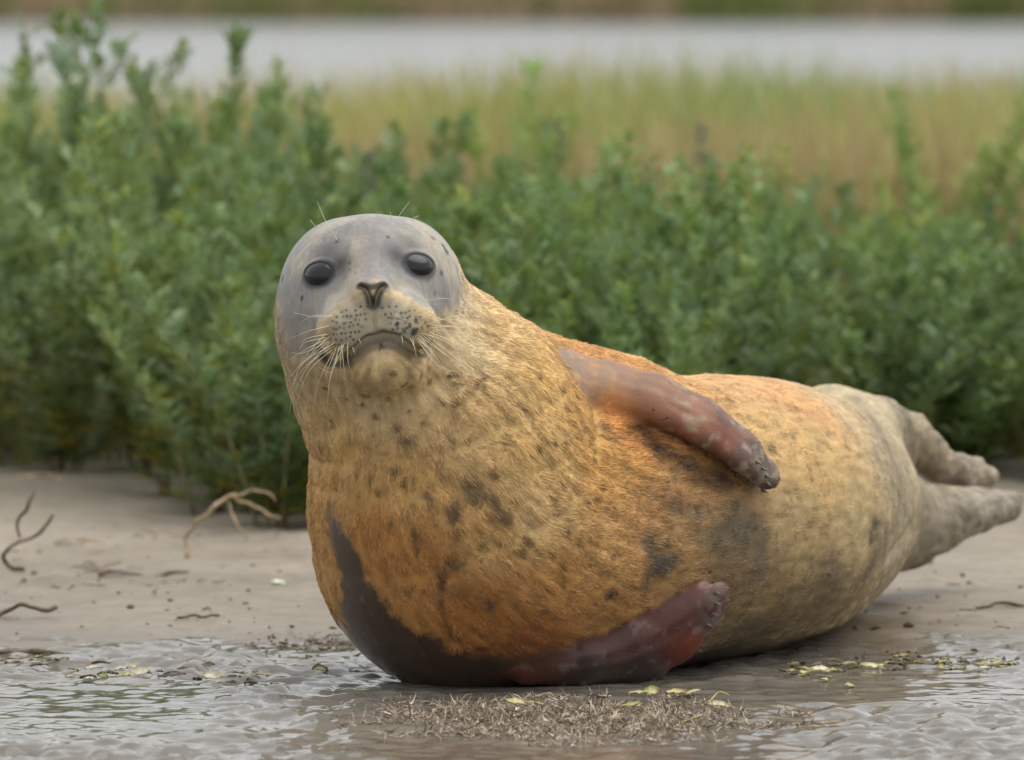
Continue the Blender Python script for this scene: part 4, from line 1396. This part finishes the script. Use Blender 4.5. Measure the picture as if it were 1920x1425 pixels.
t = NT("fallen_leaf")
a = t.attr("tint"); t.link(a.outputs["Color"], t.b.inputs["Base Color"]); t.set(Roughness=0.4)
FLEAF = t.m
def leaf_mesh(L, W, c, seed, cup=0.25):
    r = np.random.default_rng(seed)
    n, w = 9, 5
    v = []
    for i in range(n):
        s = i / (n - 1)
        wid = W * (math.sin(math.pi * min(s * 0.94 + 0.05, 1)) ** 0.75) * (1 + 0.12 * r.normal())
        for j in range(w):
            u = j / (w - 1) * 2 - 1
            v.append((L * (s - 0.5), u * wid * 0.5, cup * W * u * u * 0.6 + 0.12 * L * math.sin(s * 3.1) * cup * 2 + r.normal(0, 0.0006)))
    v = np.array(v)
    i = np.arange(n * w).reshape(n, w)
    q = np.stack([i[:-1, :-1], i[1:, :-1], i[1:, 1:], i[:-1, 1:]], -1).reshape(-1, 4)
    v2 = v - np.array([0, 0, 0.0009])
    k = len(v)
    edge = np.concatenate([i[:, 0], i[-1, 1:], i[::-1, -1][1:], i[0, ::-1][1:-1]])
    rim = np.stack([edge, np.roll(edge, -1), np.roll(edge, -1) + k, edge + k], 1)
    me = mesh_np("fallen_leaf", np.concatenate([v, v2]), [q, q[:, ::-1] + k, rim], True)
    cc = lin(c) * (1 + 0.15 * r.normal(size=(len(v), 1)))
    vcol(me, np.clip(np.concatenate([cc, cc]), 0.01, 0.9))
    return me
def leaf_at(px, py, L, W, c, rz, tilt, label, group=None, name="fallen_leaf", cat="leaf", lift=0.0, cup=0.25):
    g = ground_hit(px, py)
    o = obj(name, leaf_mesh(L, W, c, int(px * 7 + py), cup), FLEAF)
    o.location = (g[0], g[1], g[2] + 0.002 + lift)
    o.rotation_euler = (tilt, random.uniform(-.2, .2), rz)
    return tag(o, label, cat, group)

YC = (170, 160, 104); GC = (138, 140, 84); CC = (196, 188, 164); BC = (104, 88, 64)
MATG = 0.020
for a in [(1222,1320,.024,.020,YC,.3,.7,"round yellow leaf standing at the edge of the root mat",None,.012),(1197,1323,.030,.009,YC,.25,.4,"narrow yellow leaf left of the round yellow leaf",None,.012),
          (1268,1322,.030,.014,(180,166,110),-.1,.4,"cream leaf right of the round yellow leaf",None,.012),(1300,1321,.026,.008,YC,.5,.3,"thin curled yellow leaf at the far right rim of the root mat",None,.012),
          (1184,1347,.036,.013,(172,164,106),-.4,.4,"pointed yellow leaf in the middle of the root mat",None,.012),(970,1341,.032,.016,(172,162,108),.1,.5,"folded yellow leaf at the left of the root mat",None,.012),
          (1003,1343,.030,.006,YC,-.1,.3,"narrow yellow blade beside the folded yellow leaf",None,.012),(1350,1337,.034,.018,(172,162,126),.1,.4,"pale straw coloured leaf at the right end of the root mat",None,.006),
          (523,1097,.026,.020,(206,208,180),.4,.3,"pale green-white leaf alone on the mud left of the seal",None,.0),(1568,1260,.028,.010,(92,94,60),.1,.4,"dark olive leaf in the wrack right of the seal",None,.0),
          (1636,1254,.040,.016,(184,174,128),.2,.4,"largest cream leaf in the wrack right of the seal",None,.0),(1594,1289,.026,.009,YC,.9,.6,"yellow leaf on a stem afloat in front of the right wrack",None,.0),
          (680,1230,.030,.006,(60,56,50),0.05,.2,"dark sliver of bark at the waterline beside the seal's chest",None,.0),(678,1262,.044,.016,(206,206,200),.5,.3,"white shell-like flake in the water beside the seal's chest",None,.0),
          (322,1276,.042,.010,(66,60,54),.1,.5,"dark curved leaf on the left wrack line",None,.004),(398,1278,.030,.022,CC,.2,.6,"upright cream flake at the right end of the left wrack",None,.004),
          (262,1272,.034,.024,CC,-.2,.5,"broad cream flake at the left of the left wrack",None,.004),(600,1262,.028,.014,(120,108,60),.6,.6,"curled olive leaf in the water near the seal's chest",None,.003)]:
    leaf_at(a[0], a[1], a[2] * .78, a[3] * .72, a[4], a[5], a[6], a[7], a[8], lift=a[9])
r = random.Random(4)
for k in range(34):
    px, py = r.uniform(20, 520), 0
    py = 1244 + 0.075 * px + r.gauss(0, 9)
    leaf_at(px, py, r.uniform(.010, .026), r.uniform(.004, .011), r.choice([CC, CC, (190, 180, 140), GC, BC, BC, (150, 138, 110)]), r.uniform(-.8, .8), r.uniform(-.3, .7), "small pale or brown plant scrap in the wrack left of the seal", "scraps in the left wrack line", "plant_scrap", "scrap", .002)
for k in range(46):
    px = r.uniform(1470, 1915)
    py = 1254 + r.gauss(0, 8) + (8 if px < 1560 else 0)
    leaf_at(px, py, r.uniform(.008, .026), r.uniform(.003, .009), r.choice([CC, (206, 196, 140), YC, YC, GC, BC, BC, (150, 138, 110)]), r.uniform(-.8, .8), r.uniform(-.3, .7), "small pale or brown plant scrap in the wrack right of the seal", "scraps in the right wrack line", "plant_scrap", "scrap", .002)

# matted wet roots and dead stalks before the seal: nobody could count them
n = 13000
r = np.random.default_rng(77)
px = np.clip(r.normal(1060, 210, n), 640, 1450); 
x = np.clip(r.normal(0.08, 0.14, n), -0.24, 0.32); y = np.clip(r.normal(-0.34, 0.17, n), -0.66, -0.06)
keep = ((x - 0.06) / 0.25) ** 2 + ((y + 0.34) / 0.31) ** 2 < 0.8 + 0.6 * vnoise(np.stack([x * 22, y * 22, 0 * x], -1))
x, y = x[keep], y[keep]; n = len(x)
z = np.maximum(gz(x, y), -0.002)
a = r.uniform(0, 6.28, n); el = np.abs(r.normal(0.10, 0.28, n)); el = np.where(r.random(n) < .07, r.uniform(.8, 1.4, n), el)
L = r.uniform(0.006, 0.018, n)
D = np.stack([np.cos(a) * np.cos(el), np.sin(a) * np.cos(el), np.sin(el)], 1)
sd = unit(np.cross(D, r.normal(0, 1, (n, 3)))) * r.uniform(0.0004, 0.0011, n)[:, None]
p0 = np.stack([x, y, z + r.uniform(-.001, .004, n)], 1); p1 = p0 + D * (L * .55)[:, None] + r.normal(0, .0012, (n, 3)); p2 = p0 + D * L[:, None] + r.normal(0, .003, (n, 3))
k = np.arange(n) * 5
me = mesh_np("root_mat", np.stack([p0 - sd, p0 + sd, p1 + sd, p1 - sd, p2], 1).reshape(-1, 3), [np.stack([k, k + 1, k + 2, k + 3], 1), np.stack([k + 3, k + 2, k + 4], 1)])
cs = np.array([lin((136, 118, 100)), lin((172, 154, 132)), lin((112, 96, 78)), lin((194, 178, 150))])[r.integers(0, 4, n)] * r.uniform(.6, 1.25, n)[:, None]
vcol(me, np.repeat(cs, 5, 0))
tag(obj("root_mat", me, FLEAF), "brown mat of wet dead roots and stalks in front of the seal", "root mat", None, "stuff")

# crumbs of mud and peat
def crumbs(name, P, S, seed, mat, label):
    r = np.random.default_rng(seed)
    ico = np.array([(0, 0, 1), (.9, 0, .3), (.28, .85, .3), (-.72, .53, .3), (-.72, -.53, .3), (.28, -.85, .3), (0, 0, -.7)])
    fc = np.array([(0, 1, 2), (0, 2, 3), (0, 3, 4), (0, 4, 5), (0, 5, 1), (6, 2, 1), (6, 3, 2), (6, 4, 3), (6, 5, 4), (6, 1, 5)])
    n = len(P)
    sc = S[:, None, None] * r.uniform(.55, 1.3, (n, 1, 3)) * np.array([1.2, 1.2, .7])
    v = P[:, None] + ico[None] * sc + r.normal(0, .15, (n, 7, 3)) * S[:, None, None]
    f = (fc[None] + (np.arange(n) * 7)[:, None, None]).reshape(-1, 3)
    return tag(obj(name, mesh_np(name, v.reshape(-1, 3), f), mat), label, "crumbs", None, "stuff")
r = np.random.default_rng(8)
PX = np.concatenate([r.normal(600, 70, 260), r.uniform(0, 680, 150), r.uniform(1480, 1920, 110), r.uniform(1560, 1920, 60)])
PY = np.concatenate([r.normal(1213, 13, 260), r.uniform(1000, 1220, 150), r.normal(1235, 10, 110), r.uniform(1060, 1240, 60)])
pp = np.array([ground_hit(a, b) for a, b in zip(PX, PY)])
crumbs("mud_crumbs", pp, np.clip(r.lognormal(-6.1, .45, len(pp)), .0008, .006), 3, DARKT, "dark crumbs of mud and peat scattered on the shore")
